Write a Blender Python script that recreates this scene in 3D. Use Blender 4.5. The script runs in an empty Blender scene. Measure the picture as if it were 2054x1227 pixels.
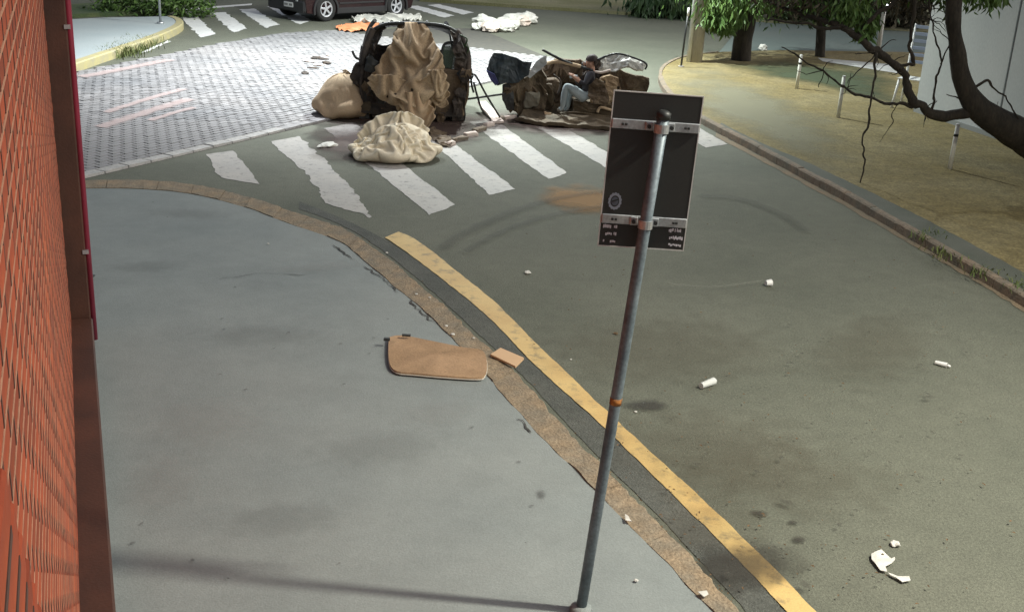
import bpy, bmesh, math, random
import numpy as np
from mathutils import Vector, Matrix, noise

random.seed(7); np.random.seed(7)
R = math.radians
sc = bpy.context.scene
col = sc.collection

# ---------------------------------------------------------------- camera
W, HH, F = 2054.0, 1227.0, 2300.0            # photograph size and focal length in its pixels
PITCH, ROLL, CH = R(20.0), R(3.0), 3.7       # tilt down, roll, height of the camera on the wall
cam = bpy.data.objects.new('camera', bpy.data.cameras.new('camera'))
col.objects.link(cam)
cam.data.sensor_width = 36.0
cam.data.lens = 36.0 * F / W
cam.data.clip_start, cam.data.clip_end = 0.02, 900.0
cam.matrix_world = Matrix.Translation((0, 0, CH)) @ Matrix.Rotation(math.pi/2 - PITCH, 4, 'X') @ Matrix.Rotation(ROLL, 4, 'Z')
sc.camera = cam

# ---------------------------------------------------------------- night sky, faint sun lamp added as soft moonlike fill, exposure
world = bpy.data.worlds.new('World'); sc.world = world; world.use_nodes = True
nt = world.node_tree; nt.nodes.clear()
sky = nt.nodes.new('ShaderNodeTexSky'); sky.sky_type = 'NISHITA'; sky.sun_disc = False
sky.sun_elevation = R(38); sky.sun_rotation = R(100); sky.dust_density = 3.0
hsv = nt.nodes.new('ShaderNodeHueSaturation'); hsv.inputs['Saturation'].default_value = 0.45
bg = nt.nodes.new('ShaderNodeBackground'); bg.inputs['Strength'].default_value = 0.055
wo = nt.nodes.new('ShaderNodeOutputWorld')
nt.links.new(sky.outputs[0], hsv.inputs['Color']); nt.links.new(hsv.outputs[0], bg.inputs[0]); nt.links.new(bg.outputs[0], wo.inputs[0])
sun = bpy.data.objects.new('sun', bpy.data.lights.new('sun', 'SUN')); col.objects.link(sun)
sun.data.energy = 0.25; sun.data.angle = R(12); sun.data.color = (1.0, 0.95, 0.86)
sun.rotation_euler = Vector((-0.75, 0.13, -0.62)).to_track_quat('-Z', 'Y').to_euler()
sc.view_settings.view_transform = 'Standard'; sc.view_settings.look = 'None'
sc.view_settings.gamma = 1.0; sc.view_settings.exposure = 0.75
sc.view_settings.use_curve_mapping = False
sc.render.engine = 'CYCLES'
sc.cycles.max_bounces = 6; sc.cycles.diffuse_bounces = 3; sc.cycles.transparent_max_bounces = 10

# ---------------------------------------------------------------- pixel -> place
def ray(px, py):
    u, v = (px - W/2)/F, -(py - HH/2)/F
    c, s = math.cos(ROLL), math.sin(ROLL)
    u, v = c*u - s*v, s*u + c*v
    return Vector((u, math.cos(PITCH) + v*math.sin(PITCH), -math.sin(PITCH) + v*math.cos(PITCH)))
O = Vector((0, 0, CH))
def G(px, py, z=0.0):                         # where the line of sight meets the level z
    d = ray(px, py); return O + d*((z - CH)/d.z)
def RY(px, py, Y):                            # where it meets an upright plane across the view
    d = ray(px, py); return O + d*(Y/d.y)
def proj(p):
    p = Vector(p) - O
    f = Vector((0, math.cos(PITCH), -math.sin(PITCH))); up = Vector((0, math.sin(PITCH), math.cos(PITCH)))
    z = p.dot(f); u, v = p.x/z, p.dot(up)/z
    c, s = math.cos(-ROLL), math.sin(-ROLL)
    return (W/2 + (c*u - s*v)*F, HH/2 - (s*u + c*v)*F, z)

# ---------------------------------------------------------------- helpers: tags, meshes
def tag(o, label=None, cat=None, group=None, kind=None):
    if label: o['label'] = label
    if cat: o['category'] = cat
    if group: o['group'] = group
    if kind: o['kind'] = kind
    return o
def empty(name, loc=(0, 0, 0), label=None, cat=None, group=None, rz=0.0):
    o = bpy.data.objects.new(name, None); col.objects.link(o)
    o.location = loc; o.rotation_euler = (0, 0, rz); o.empty_display_size = 0.1
    return tag(o, label, cat, group)
def link(name, me, m=None, parent=None):
    o = bpy.data.objects.new(name, me); col.objects.link(o)
    if m and not me.materials: me.materials.append(m)
    if parent:
        o.parent = parent
    return o
def mk(name, verts, faces, m, parent=None, smooth=False):
    me = bpy.data.meshes.new(name); me.from_pydata([tuple(v) for v in verts], [], faces); me.update()
    if smooth:
        for p in me.polygons: p.use_smooth = True
    return link(name, me, m, parent)
def frombm(name, bm, m, parent=None, smooth=False):
    me = bpy.data.meshes.new(name)
    bmesh.ops.recalc_face_normals(bm, faces=bm.faces)
    bm.to_mesh(me); bm.free()
    if smooth:
        for p in me.polygons: p.use_smooth = True
    return link(name, me, m, parent)
def wlocal(o):                                # keep world geometry when the parent is not at the origin
    if o.parent:
        p = o.parent; M = Matrix.Identity(4)
        while p is not None:
            M = (Matrix.Translation(p.location) @ p.rotation_euler.to_matrix().to_4x4()) @ M
            p = p.parent
        o.data.transform(M.inverted())
    return o
def bbox(bm, c, s, rot=None, bev=0.0):
    M = Matrix.Translation(c) @ (rot.to_4x4() if rot is not None else Matrix.Identity(4)) @ Matrix.Diagonal((s[0], s[1], s[2], 1))
    r = bmesh.ops.create_cube(bm, size=1.0, matrix=M)
    if bev > 0:
        es = list({e for v in r['verts'] for e in v.link_edges})
        bmesh.ops.bevel(bm, geom=es, offset=bev, segments=1, affect='EDGES', profile=0.6)
def box(name, c, s, m, parent=None, rot=None, bev=0.0):
    bm = bmesh.new(); bbox(bm, c, s, rot, bev); return frombm(name, bm, m, parent)
def tubev(path, radii, n=8):
    path = [Vector(p) for p in path]
    if not hasattr(radii, '__len__'): radii = [radii]*len(path)
    vs, fs = [], []
    prev = None
    for i, p in enumerate(path):
        t = (path[min(i+1, len(path)-1)] - path[max(i-1, 0)]).normalized()
        if prev is None:
            a = t.orthogonal().normalized()
        else:
            a = (prev - t*prev.dot(t)).normalized()
        prev = a; b = t.cross(a)
        for k in range(n):
            an = 2*math.pi*k/n
            vs.append(p + (a*math.cos(an) + b*math.sin(an))*radii[i])
    for i in range(len(path)-1):
        for k in range(n):
            fs.append((i*n+k, i*n+(k+1) % n, (i+1)*n+(k+1) % n, (i+1)*n+k))
    fs.append(tuple(reversed(range(n)))); L = (len(path)-1)*n
    fs.append(tuple(L+k for k in range(n)))
    return vs, fs
def tube(name, path, radii, m, parent=None, n=8, smooth=True):
    v, f = tubev(path, radii, n)
    o = mk(name, v, f, m, parent)
    if smooth:
        for p in o.data.polygons[:-2]: p.use_smooth = True
    return o
def spline(pts, k=6):
    pts = [Vector(p) for p in pts]; out = []
    for i in range(len(pts)-1):
        p0, p1, p2, p3 = pts[max(i-1, 0)], pts[i], pts[i+1], pts[min(i+2, len(pts)-1)]
        for j in range(k):
            t = j/k
            out.append(0.5*((2*p1) + (p2-p0)*t + (2*p0-5*p1+4*p2-p3)*t*t + (3*p1-p0-3*p2+p3)*t**3))
    out.append(pts[-1]); return out
def pl(px, k=5):                              # smooth pixel polyline
    return [(p.x, p.y) for p in spline([(x, y, 0) for x, y in px], k)]
def resample(pts, n):
    pts = [Vector(p) for p in pts]; L = [0]
    for a, b in zip(pts, pts[1:]): L.append(L[-1] + (b-a).length)
    out = []; j = 0
    for i in range(n):
        s = L[-1]*i/(n-1)
        while j < len(L)-2 and L[j+1] < s: j += 1
        t = (s - L[j])/max(L[j+1]-L[j], 1e-9); out.append(pts[j].lerp(pts[j+1], t))
    return out
def sheet(name, pts, m, parent=None):         # flat polygon, world points
    return mk(name, pts, [tuple(range(len(pts)))], m, parent)
def up(o):                                    # face up
    me = o.data; bm = bmesh.new(); bm.from_mesh(me)
    for f in bm.faces:
        f.normal_update()
        if f.normal.z < 0: f.normal_flip()
    bm.to_mesh(me); bm.free(); return o
def slab(name, pts, z0, m, parent=None):      # polygon with its sides down to z0
    n = len(pts); vs = list(pts) + [Vector((p[0], p[1], z0)) for p in pts]
    bm = bmesh.new(); bv = [bm.verts.new(v) for v in vs]
    bm.faces.new(bv[:n])
    for i in range(n): bm.faces.new((bv[i], bv[(i+1) % n], bv[n+(i+1) % n], bv[n+i]))
    return frombm(name, bm, m, parent)
def nz(p, s=1.0, seed=0.0):
    return noise.noise(Vector(p)*s + Vector((seed*13.7, seed*7.1, seed*3.3)))

# ---------------------------------------------------------------- materials
MATS = {}
def mat(name, c1, c2=None, rough=0.8, scale=4.0, detail=6.0, fine=0.0, fscale=120.0, bump=0.0, bscale=60.0, metal=0.0, contrast=0.0, spec=0.5, stretch=None, mid=0.0, mscale=8.0):
    """two colours mixed by noise, plus fine grain and relief"""
    if name in MATS: return MATS[name]
    m = bpy.data.materials.new(name); m.use_nodes = True; t = m.node_tree; N = t.nodes; Lk = t.links.new
    b = N['Principled BSDF']; b.inputs['Roughness'].default_value = rough; b.inputs['Metallic'].default_value = metal
    b.inputs['Specular IOR Level'].default_value = spec
    c2 = c2 or c1
    tc = N.new('ShaderNodeTexCoord'); src = tc.outputs['Object']
    if stretch:
        mp = N.new('ShaderNodeMapping'); mp.inputs['Scale'].default_value = stretch; Lk(src, mp.inputs[0]); src = mp.outputs[0]
    n1 = N.new('ShaderNodeTexNoise'); n1.inputs['Scale'].default_value = scale; n1.inputs['Detail'].default_value = detail; Lk(src, n1.inputs['Vector'])
    r = N.new('ShaderNodeMapRange'); r.inputs[1].default_value = 0.3 + contrast*0.15; r.inputs[2].default_value = 0.7 - contrast*0.15; Lk(n1.outputs[0], r.inputs[0])
    mx = N.new('ShaderNodeMix'); mx.data_type = 'RGBA'; mx.inputs[6].default_value = (*c1, 1); mx.inputs[7].default_value = (*c2, 1); Lk(r.outputs[0], mx.inputs[0])
    out = mx.outputs[2]
    if fine > 0:
        n2 = N.new('ShaderNodeTexNoise'); n2.inputs['Scale'].default_value = fscale; n2.inputs['Detail'].default_value = 3; Lk(src, n2.inputs['Vector'])
        r2 = N.new('ShaderNodeMapRange'); r2.inputs[1].default_value = 0.25; r2.inputs[2].default_value = 0.75; r2.inputs[3].default_value = 1-fine; r2.inputs[4].default_value = 1+fine; Lk(n2.outputs[0], r2.inputs[0])
        v = N.new('ShaderNodeVectorMath'); v.operation = 'SCALE'; Lk(out, v.inputs[0]); Lk(r2.outputs[0], v.inputs['Scale']); out = v.outputs[0]
    if mid > 0:
        n4 = N.new('ShaderNodeTexNoise'); n4.inputs['Scale'].default_value = mscale; n4.inputs['Detail'].default_value = 8; n4.inputs['Roughness'].default_value = 0.75; Lk(src, n4.inputs['Vector'])
        r4 = N.new('ShaderNodeMapRange'); r4.inputs[1].default_value = 0.3; r4.inputs[2].default_value = 0.7; r4.inputs[3].default_value = 1-mid; r4.inputs[4].default_value = 1+mid; Lk(n4.outputs[0], r4.inputs[0])
        v4 = N.new('ShaderNodeVectorMath'); v4.operation = 'SCALE'; Lk(out, v4.inputs[0]); Lk(r4.outputs[0], v4.inputs['Scale']); out = v4.outputs[0]
    Lk(out, b.inputs['Base Color'])
    if bump > 0:
        n3 = N.new('ShaderNodeTexNoise'); n3.inputs['Scale'].default_value = bscale; n3.inputs['Detail'].default_value = 5; Lk(src, n3.inputs['Vector'])
        bp = N.new('ShaderNodeBump'); bp.inputs['Strength'].default_value = bump; bp.inputs['Distance'].default_value = 0.02; Lk(n3.outputs[0], bp.inputs['Height']); Lk(bp.outputs[0], b.inputs['Normal'])
    MATS[name] = m; return m
def soft(name, color, alpha, rough=0.8, nscale=3.0, u_only=False):
    """a stain or tyre mark: fades out towards the rim of its own sheet (UV), broken by noise"""
    if name in MATS: return MATS[name]
    m = bpy.data.materials.new(name); m.use_nodes = True; t = m.node_tree; N = t.nodes; Lk = t.links.new
    b = N['Principled BSDF']; b.inputs['Roughness'].default_value = rough; b.inputs['Base Color'].default_value = (*color, 1)
    uv = N.new('ShaderNodeUVMap'); uv.uv_map = 'UVMap'
    sp = N.new('ShaderNodeSeparateXYZ'); Lk(uv.outputs[0], sp.inputs[0])
    tc = N.new('ShaderNodeTexCoord'); n = N.new('ShaderNodeTexNoise'); n.inputs['Scale'].default_value = nscale; n.inputs['Detail'].default_value = 7; Lk(tc.outputs['Object'], n.inputs['Vector'])
    rr = N.new('ShaderNodeMapRange'); rr.interpolation_type = 'SMOOTHSTEP'; rr.inputs[1].default_value = 1.0; rr.inputs[2].default_value = 0.25; rr.inputs[3].default_value = 0; rr.inputs[4].default_value = alpha
    ad = N.new('ShaderNodeMath'); ad.operation = 'MULTIPLY_ADD'; ad.inputs[1].default_value = 0.9; Lk(n.outputs[0], ad.inputs[0])
    sb = N.new('ShaderNodeMath'); sb.operation = 'SUBTRACT'; sb.inputs[1].default_value = 0.45; Lk(sp.outputs[0], sb.inputs[0]); Lk(sb.outputs[0], ad.inputs[2])
    Lk(ad.outputs[0], rr.inputs[0]); Lk(rr.outputs[0], b.inputs['Alpha'])
    MATS[name] = m; return m
def paint(name, c, c2, under, wear=0.45, rough=0.6, scale=9.0):
    """road paint worn through to what lies under it"""
    if name in MATS: return MATS[name]
    m = mat(name, c, c2, rough=rough, scale=2.0, fine=0.12, fscale=90, bump=0.15, bscale=150)
    t = m.node_tree; N = t.nodes; Lk = t.links.new; b = N['Principled BSDF']
    src = b.inputs['Base Color'].links[0].from_socket
    tc = N.new('ShaderNodeTexCoord'); n = N.new('ShaderNodeTexNoise'); n.inputs['Scale'].default_value = scale; n.inputs['Detail'].default_value = 9; n.inputs['Roughness'].default_value = 0.7
    Lk(tc.outputs['Object'], n.inputs['Vector'])
    r = N.new('ShaderNodeMapRange'); r.inputs[1].default_value = wear+0.06; r.inputs[2].default_value = wear+0.24; Lk(n.outputs[0], r.inputs[0])
    mx = N.new('ShaderNodeMix'); mx.data_type = 'RGBA'; mx.inputs[7].default_value = (*under, 1); Lk(src, mx.inputs[6]); Lk(r.outputs[0], mx.inputs[0]); Lk(mx.outputs[2], b.inputs['Base Color'])
    return m
def glow(name, c, s):
    m = bpy.data.materials.new(name); m.use_nodes = True; b = m.node_tree.nodes['Principled BSDF']
    b.inputs['Emission Color'].default_value = (*c, 1); b.inputs['Emission Strength'].default_value = s; b.inputs['Base Color'].default_value = (*c, 1); return m
def glass(name, c, alpha=0.45):
    m = bpy.data.materials.new(name); m.use_nodes = True; b = m.node_tree.nodes['Principled BSDF']
    b.inputs['Base Color'].default_value = (*c, 1); b.inputs['Roughness'].default_value = 0.08; b.inputs['Alpha'].default_value = alpha
    MATS[name] = m; return m

M_asph = mat('asphalt', (0.096, 0.103, 0.077), (0.128, 0.133, 0.101), rough=0.85, scale=0.55, detail=8, fine=0.30, fscale=55, bump=0.5, bscale=90, mid=0.13, mscale=5)
M_asph2 = mat('old asphalt', (0.07, 0.075, 0.066), (0.095, 0.098, 0.085), rough=0.9, scale=2.2, fine=0.35, fscale=60, bump=0.6, bscale=80, mid=0.2, mscale=9)
M_walk = mat('sidewalk concrete', (0.2, 0.226, 0.222), (0.238, 0.26, 0.25), rough=0.8, scale=0.7, detail=9, fine=0.09, fscale=60, bump=0.2, bscale=90, mid=0.10, mscale=3)
M_kerb = mat('kerb concrete', (0.27, 0.2, 0.125), (0.2, 0.17, 0.125), rough=0.9, scale=6, detail=8, fine=0.25, fscale=50, bump=0.7, bscale=50, mid=0.28, mscale=10)
M_kerb2 = mat('dusty kerb', (0.23, 0.17, 0.12), (0.15, 0.135, 0.105), rough=0.9, scale=5, fine=0.25, fscale=40, bump=0.6, bscale=40, mid=0.3, mscale=8)
M_ykerb = mat('yellow painted kerb', (0.42, 0.37, 0.17), (0.34, 0.31, 0.2), rough=0.7, scale=5, fine=0.15)
M_yel = paint('yellow road paint', (0.50, 0.33, 0.12), (0.60, 0.43, 0.17), (0.2, 0.16, 0.09), wear=0.46, scale=7)
M_wht = paint('white road paint', (0.40, 0.375, 0.34), (0.34, 0.325, 0.305), (0.12, 0.12, 0.11), wear=0.47)
M_wht2 = paint('bright white road paint', (0.7, 0.7, 0.68), (0.6, 0.61, 0.6), (0.15, 0.15, 0.14), wear=0.5)
M_pav = mat('paver concrete', (0.19, 0.192, 0.2), (0.3, 0.288, 0.286), rough=0.75, scale=0.45, detail=7, fine=0.25, fscale=14, bump=0.3, bscale=90)
M_joint = mat('paver bed', (0.06, 0.06, 0.055), (0.09, 0.085, 0.07), rough=0.95, scale=8)
M_verge = mat('dry verge', (0.165, 0.128, 0.047), (0.215, 0.18, 0.09), rough=0.95, scale=0.8, detail=9, fine=0.4, fscale=35, bump=0.8, bscale=35, mid=0.3, mscale=6)
M_strip = mat('asphalt footway', (0.085, 0.095, 0.075), (0.11, 0.115, 0.095), rough=0.9, scale=2, fine=0.25, fscale=120, bump=0.3, bscale=160)
M_isl = mat('island concrete', (0.3, 0.35, 0.36), (0.36, 0.4, 0.4), rough=0.8, scale=0.6, fine=0.08, fscale=60, bump=0.1)
M_lawn = mat('lawn', (0.04, 0.075, 0.03), (0.09, 0.11, 0.045), rough=0.95, scale=1.5, fine=0.4, fscale=50, bump=0.6, bscale=40)
M_far = mat('far ground', (0.17, 0.17, 0.12), (0.21, 0.2, 0.15), rough=0.95, scale=0.4, fine=0.2, fscale=20)
M_brick = mat('brick', (0.21, 0.03, 0.011), (0.40, 0.076, 0.018), rough=0.85, scale=3, detail=3, fine=0.1, fscale=40, bump=0.12, bscale=30)
M_mort = mat('mortar', (0.46, 0.24, 0.15), (0.34, 0.15, 0.09), rough=0.95, scale=20, fine=0.2, bump=0.4, bscale=90)
M_jnt = mat('dark joint and shade', (0.07, 0.035, 0.025), (0.1, 0.05, 0.035), rough=0.95, scale=20)
M_brown = mat('brown paint', (0.045, 0.02, 0.013), (0.075, 0.03, 0.018), rough=0.55, scale=3, fine=0.12, fscale=40, bump=0.1)
M_pink = mat('red painted pipe', (0.2, 0.018, 0.04), (0.28, 0.03, 0.06), rough=0.4, scale=3)
M_galv = mat('galvanised steel', (0.36, 0.38, 0.4), (0.5, 0.52, 0.53), rough=0.42, metal=0.75, scale=9, fine=0.2, fscale=70)
M_pole = mat('weathered galvanised pole', (0.085, 0.115, 0.135), (0.17, 0.205, 0.225), rough=0.5, metal=0.25, scale=7, detail=9, fine=0.25, fscale=60)
M_sign = mat('black sign back', (0.014, 0.015, 0.014), (0.02, 0.021, 0.019), rough=0.55, scale=3, fine=0.15)
M_edge = mat('sign edge', (0.5, 0.5, 0.48), rough=0.5)
M_label = mat('white sticker print', (0.62, 0.62, 0.66), (0.5, 0.5, 0.55), rough=0.6, scale=60)
M_stick = mat('blue grey sticker', (0.2, 0.23, 0.28), rough=0.6)
M_blk = mat('black metal', (0.012, 0.014, 0.014), (0.03, 0.032, 0.03), rough=0.5, scale=8, fine=0.2)
M_burnt = mat('scorched steel', (0.025, 0.022, 0.02), (0.075, 0.055, 0.04), rough=0.75, scale=6, detail=9, fine=0.3, fscale=40, bump=0.4, bscale=30)
M_rust = mat('rusty dirty panel', (0.075, 0.05, 0.03), (0.16, 0.115, 0.07), rough=0.85, scale=4, detail=9, fine=0.3, fscale=40, bump=0.5, bscale=30)
M_mud = mat('muddy brown steel', (0.06, 0.044, 0.025), (0.13, 0.095, 0.055), rough=0.85, scale=5, detail=9, fine=0.3, bump=0.5, bscale=25)
M_navy = mat('dark teal bumper plastic', (0.018, 0.028, 0.034), (0.03, 0.045, 0.05), rough=0.45, scale=4)
M_silver = mat('bare aluminium', (0.42, 0.45, 0.46), (0.55, 0.57, 0.57), rough=0.4, metal=0.3, scale=6, fine=0.1)
M_white = mat('white plastic', (0.68, 0.68, 0.66), (0.78, 0.78, 0.76), rough=0.5, scale=4)
M_crump = mat('pale crumpled metal', (0.45, 0.45, 0.4), (0.62, 0.62, 0.57), rough=0.5, scale=5, fine=0.15)
M_burlap = mat('brown burlap', (0.30, 0.21, 0.125), (0.47, 0.36, 0.23), rough=0.95, scale=2.4, detail=8, fine=0.25, fscale=50, bump=0.4, bscale=120)
M_sack = mat('tan sackcloth', (0.45, 0.31, 0.19), (0.56, 0.44, 0.29), rough=0.95, scale=2.5, detail=7, fine=0.15, fscale=70, bump=0.3, bscale=120)
M_cream = mat('cream canvas', (0.68, 0.59, 0.44), (0.76, 0.68, 0.51), rough=0.9, scale=2.0, fine=0.1, fscale=80, bump=0.25, bscale=120)
M_paper = mat('white paper', (0.5, 0.49, 0.45), (0.66, 0.65, 0.6), rough=0.85, scale=6, mid=0.15, mscale=15)
M_pinkp = mat('pale pink board', (0.62, 0.5, 0.43), (0.68, 0.6, 0.54), rough=0.85, scale=5)
M_orange = mat('orange sheet', (0.62, 0.2, 0.08), (0.7, 0.34, 0.18), rough=0.7, scale=3)
M_board = mat('brown board', (0.27, 0.17, 0.09), (0.38, 0.245, 0.14), rough=0.85, scale=2.2, detail=9, mid=0.22, mscale=6, fine=0.15, fscale=60, bump=0.2, bscale=60)
M_bedge = mat('pale board edge', (0.62, 0.58, 0.5), rough=0.8)
M_tyre = mat('tyre rubber', (0.012, 0.012, 0.013), (0.022, 0.022, 0.022), rough=0.85, scale=10)
M_rim = mat('alloy rim', (0.62, 0.64, 0.68), rough=0.3, metal=0.5)
M_car = mat('dark red car paint', (0.016, 0.005, 0.007), (0.02, 0.006, 0.008), rough=0.25, scale=2, spec=0.7)
M_clad = mat('dark plastic cladding', (0.02, 0.02, 0.022), rough=0.6)
M_plate = mat('number plate', (0.75, 0.75, 0.74), rough=0.5)
M_lens = mat('red lamp lens', (0.35, 0.01, 0.01), rough=0.2)
M_bark = mat('bark', (0.018, 0.015, 0.011), (0.042, 0.034, 0.024), rough=0.95, scale=9, detail=9, fine=0.3, fscale=40, bump=0.9, bscale=22, stretch=(1, 1, 0.35))
M_leaf = mat('leaf green', (0.05, 0.115, 0.02), (0.1, 0.17, 0.035), rough=0.6, scale=2.5)
M_leaf2 = mat('dark leaf green', (0.02, 0.05, 0.018), (0.045, 0.08, 0.025), rough=0.6, scale=2.5)
M_dry = mat('dry foliage', (0.05, 0.045, 0.025), (0.085, 0.07, 0.04), rough=0.8, scale=2.5)
M_grass = mat('weed green', (0.07, 0.11, 0.03), (0.14, 0.15, 0.05), rough=0.9, scale=4)
M_upole = mat('concrete pole', (0.29, 0.27, 0.25), (0.36, 0.34, 0.31), rough=0.85, scale=3, fine=0.15, fscale=40, bump=0.2, stretch=(1, 1, 0.2))
M_grey = mat('grey render', (0.32, 0.34, 0.335), (0.38, 0.39, 0.38), rough=0.9, scale=0.8, detail=9, fine=0.08, fscale=40, bump=0.15, stretch=(1, 1, 0.4))
M_blue = mat('blue sign face', (0.02, 0.07, 0.4), rough=0.4)
M_glass = glass('greenish car glass', (0.12, 0.17, 0.13), 0.6)
M_dglass = glass('dark car glass', (0.01, 0.012, 0.014), 0.92)
M_clear = glass('clear plastic', (0.75, 0.77, 0.74), 0.6)
M_skin = mat('skin', (0.4, 0.22, 0.15), (0.45, 0.26, 0.18), rough=0.6)
M_jean = mat('pale blue denim', (0.3, 0.36, 0.38), (0.38, 0.43, 0.44), rough=0.9, scale=8, fine=0.12, fscale=60)
M_shirt = mat('dark grey shirt', (0.028, 0.028, 0.034), (0.045, 0.043, 0.05), rough=0.9, scale=8)
M_hair = mat('dark hair', (0.02, 0.012, 0.01), (0.035, 0.02, 0.015), rough=0.7, scale=20)
M_shoe = mat('grey shoe', (0.22, 0.2, 0.17), rough=0.8)
M_leafl = mat('dead leaf', (0.09, 0.05, 0.02), (0.16, 0.1, 0.05), rough=0.9, scale=20)

# ================================================================ SETTING
up(tag(mk('ground', [(-450, -120, -0.06), (450, -120, -0.06), (450, 700, -0.06), (-450, 700, -0.06)], [(0, 1, 2, 3)], M_far), kind='structure'))
road = up(tag(mk('road', [(-70, -14, 0), (70, -14, 0), (70, 43, 0), (-70, 39.5, 0)], [(0, 1, 2, 3)], M_asph), kind='structure'))

# near sidewalk and its kerb stones
KZ = 0.12
k_out = pl([(20, 368), (160, 361), (300, 361), (400, 371), (500, 394), (600, 427), (690, 457), (760, 503), (830, 558), (900, 620), (960, 676), (1040, 748), (1110, 826), (1190, 912), (1260, 980), (1330, 1050), (1400, 1124), (1480, 1214), (1600, 1360), (1800, 1640)], 6)
k_in = pl([(20, 384), (160, 377), (300, 379), (400, 391), (500, 418), (600, 455), (680, 482), (740, 530), (810, 588), (880, 650), (940, 712), (1010, 790), (1090, 878), (1180, 967), (1240, 1030), (1300, 1090), (1370, 1160), (1430, 1225), (1530, 1350), (1700, 1640)], 6)
NK = 240
KO = resample([G(x, y, KZ) for x, y in k_out], NK); KI = resample([G(x, y, KZ) for x, y in k_in], NK)
KO = [sum(KO[max(0, i-4):i+5], Vector())/len(KO[max(0, i-4):i+5]) for i in range(NK)]; KI = [sum(KI[max(0, i-4):i+5], Vector())/len(KI[max(0, i-4):i+5]) for i in range(NK)]
KO = [p + Vector((nz(p, 5, 1), nz(p, 5, 2), 0))*0.02 + Vector((nz(p, 19, 8), nz(p, 19, 9), 0))*0.022 for p in KO]
KI = [p + Vector((nz(p, 4, 3), nz(p, 4, 4), 0))*0.02 for p in KI]
walk_pts = [Vector((p.x, p.y, KZ-0.006)) for p in KI] + [Vector((1.0, -6, KZ-0.006)), Vector((-14, -6, KZ-0.006)), Vector((-14, KI[0].y+0.1, KZ-0.006))]
sidewalk = tag(slab('sidewalk', walk_pts, -0.03, M_walk), kind='structure')
kerb = tag(empty('kerb'), kind='structure')
edges = [0]
while edges[-1] < NK-1: edges.append(min(NK-1, edges[-1] + random.choice((8, 9, 10, 11))))
for i, (a, b) in enumerate(zip(edges, edges[1:])):
    top, n = [], b-a
    dz = random.uniform(-0.006, 0.008)
    e = 0.012/max((KO[b]-KO[a]).length, 0.1)
    vs, fs = [], []
    for j in range(a, b+1):
        o_, i_ = KO[j].copy(), KI[j].copy()
        if j == a: o_ = o_.lerp(KO[j+1], 0.06); i_ = i_.lerp(KI[j+1], 0.06)
        if j == b: o_ = o_.lerp(KO[j-1], 0.06); i_ = i_.lerp(KI[j-1], 0.06)
        rr = (o_ - i_).normalized()*0.02
        w = nz(o_, 9, 5)*0.006
        vs += [(i_.x, i_.y, 0.0), (i_.x, i_.y, KZ+dz+w), (o_.x-rr.x, o_.y-rr.y, KZ+dz+w), (o_.x, o_.y, KZ+dz-0.02+w), (o_.x, o_.y, -0.02)]
    m_ = n+1
    for j in range(n):
        for k in range(4): fs.append((j*5+k, j*5+k+1, (j+1)*5+k+1, (j+1)*5+k))
    fs.append((0, 1, 2, 3, 4)); fs.append(tuple(reversed([n*5+k for k in range(5)])))
    bm = bmesh.new(); bv = [bm.verts.new(v) for v in vs]
    for f in fs: bm.faces.new([bv[q] for q in f])
    frombm('kerb_stone', bm, M_kerb, kerb)

def ease(P, r):
    return [sum(P[max(0, i-min(r, i, len(P)-1-i)):i+min(r, i, len(P)-1-i)+1], Vector())/(2*min(r, i, len(P)-1-i)+1) for i in range(len(P))]
def strip(name, A, B, z, m, parent=None, jit=0.0, n=None, sm=0):
    n = n or max(len(A), len(B)); A = ease(resample(A, n), sm); B = ease(resample(B, n), sm)
    vs, fs = [], []
    for i in range(n):
        for q, P in ((0, A[i]), (1, B[i])):
            d = Vector((nz(P, 6, 11+q) + 0.6*nz(P, 17, 4+q), nz(P, 6, 21+q) + 0.6*nz(P, 17, 8+q), 0))*jit
            vs.append((P.x+d.x, P.y+d.y, z))
    for i in range(n-1): fs.append((2*i, 2*i+1, 2*i+3, 2*i+2))
    return up(mk(name, vs, fs, m, parent))
# dark old asphalt of the gutter, between kerb and yellow line
yl = pl([(772, 478), (800, 495), (870, 548), (950, 610), (1010, 665), (1080, 745), (1150, 800), (1220, 865), (1290, 935), (1370, 1015), (1440, 1085), (1510, 1150), (1580, 1227), (1760, 1440), (1900, 1640)])
yr = pl([(800, 466), (850, 490), (920, 550), (1000, 610), (1060, 678), (1130, 740), (1180, 790), (1240, 852), (1300, 900), (1380, 975), (1460, 1055), (1550, 1132), (1635, 1227), (1830, 1440), (1990, 1640)])
gl = pl([(600, 420), (690, 452), (760, 498), (830, 553), (900, 615), (960, 671), (1040, 743), (1110, 821), (1190, 907), (1260, 975), (1330, 1045), (1400, 1119), (1480, 1209), (1600, 1355), (1790, 1640)])
gr = pl([(602, 405), (700, 444), (790, 490), (870, 548), (950, 610), (1010, 665), (1080, 745), (1150, 800), (1220, 865), (1290, 935), (1370, 1015), (1440, 1085), (1510, 1150), (1580, 1227), (1760, 1440), (1900, 1640)])
strip('gutter', [G(*p) for p in gl], [G(*p) for p in gr], 0.004, M_asph2, road, jit=0.012, n=150, sm=8)
strip('yellow_line', [G(*p) for p in yl], [G(*p) for p in yr], 0.009, M_yel, road, jit=0.007, n=220, sm=16)

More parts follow.
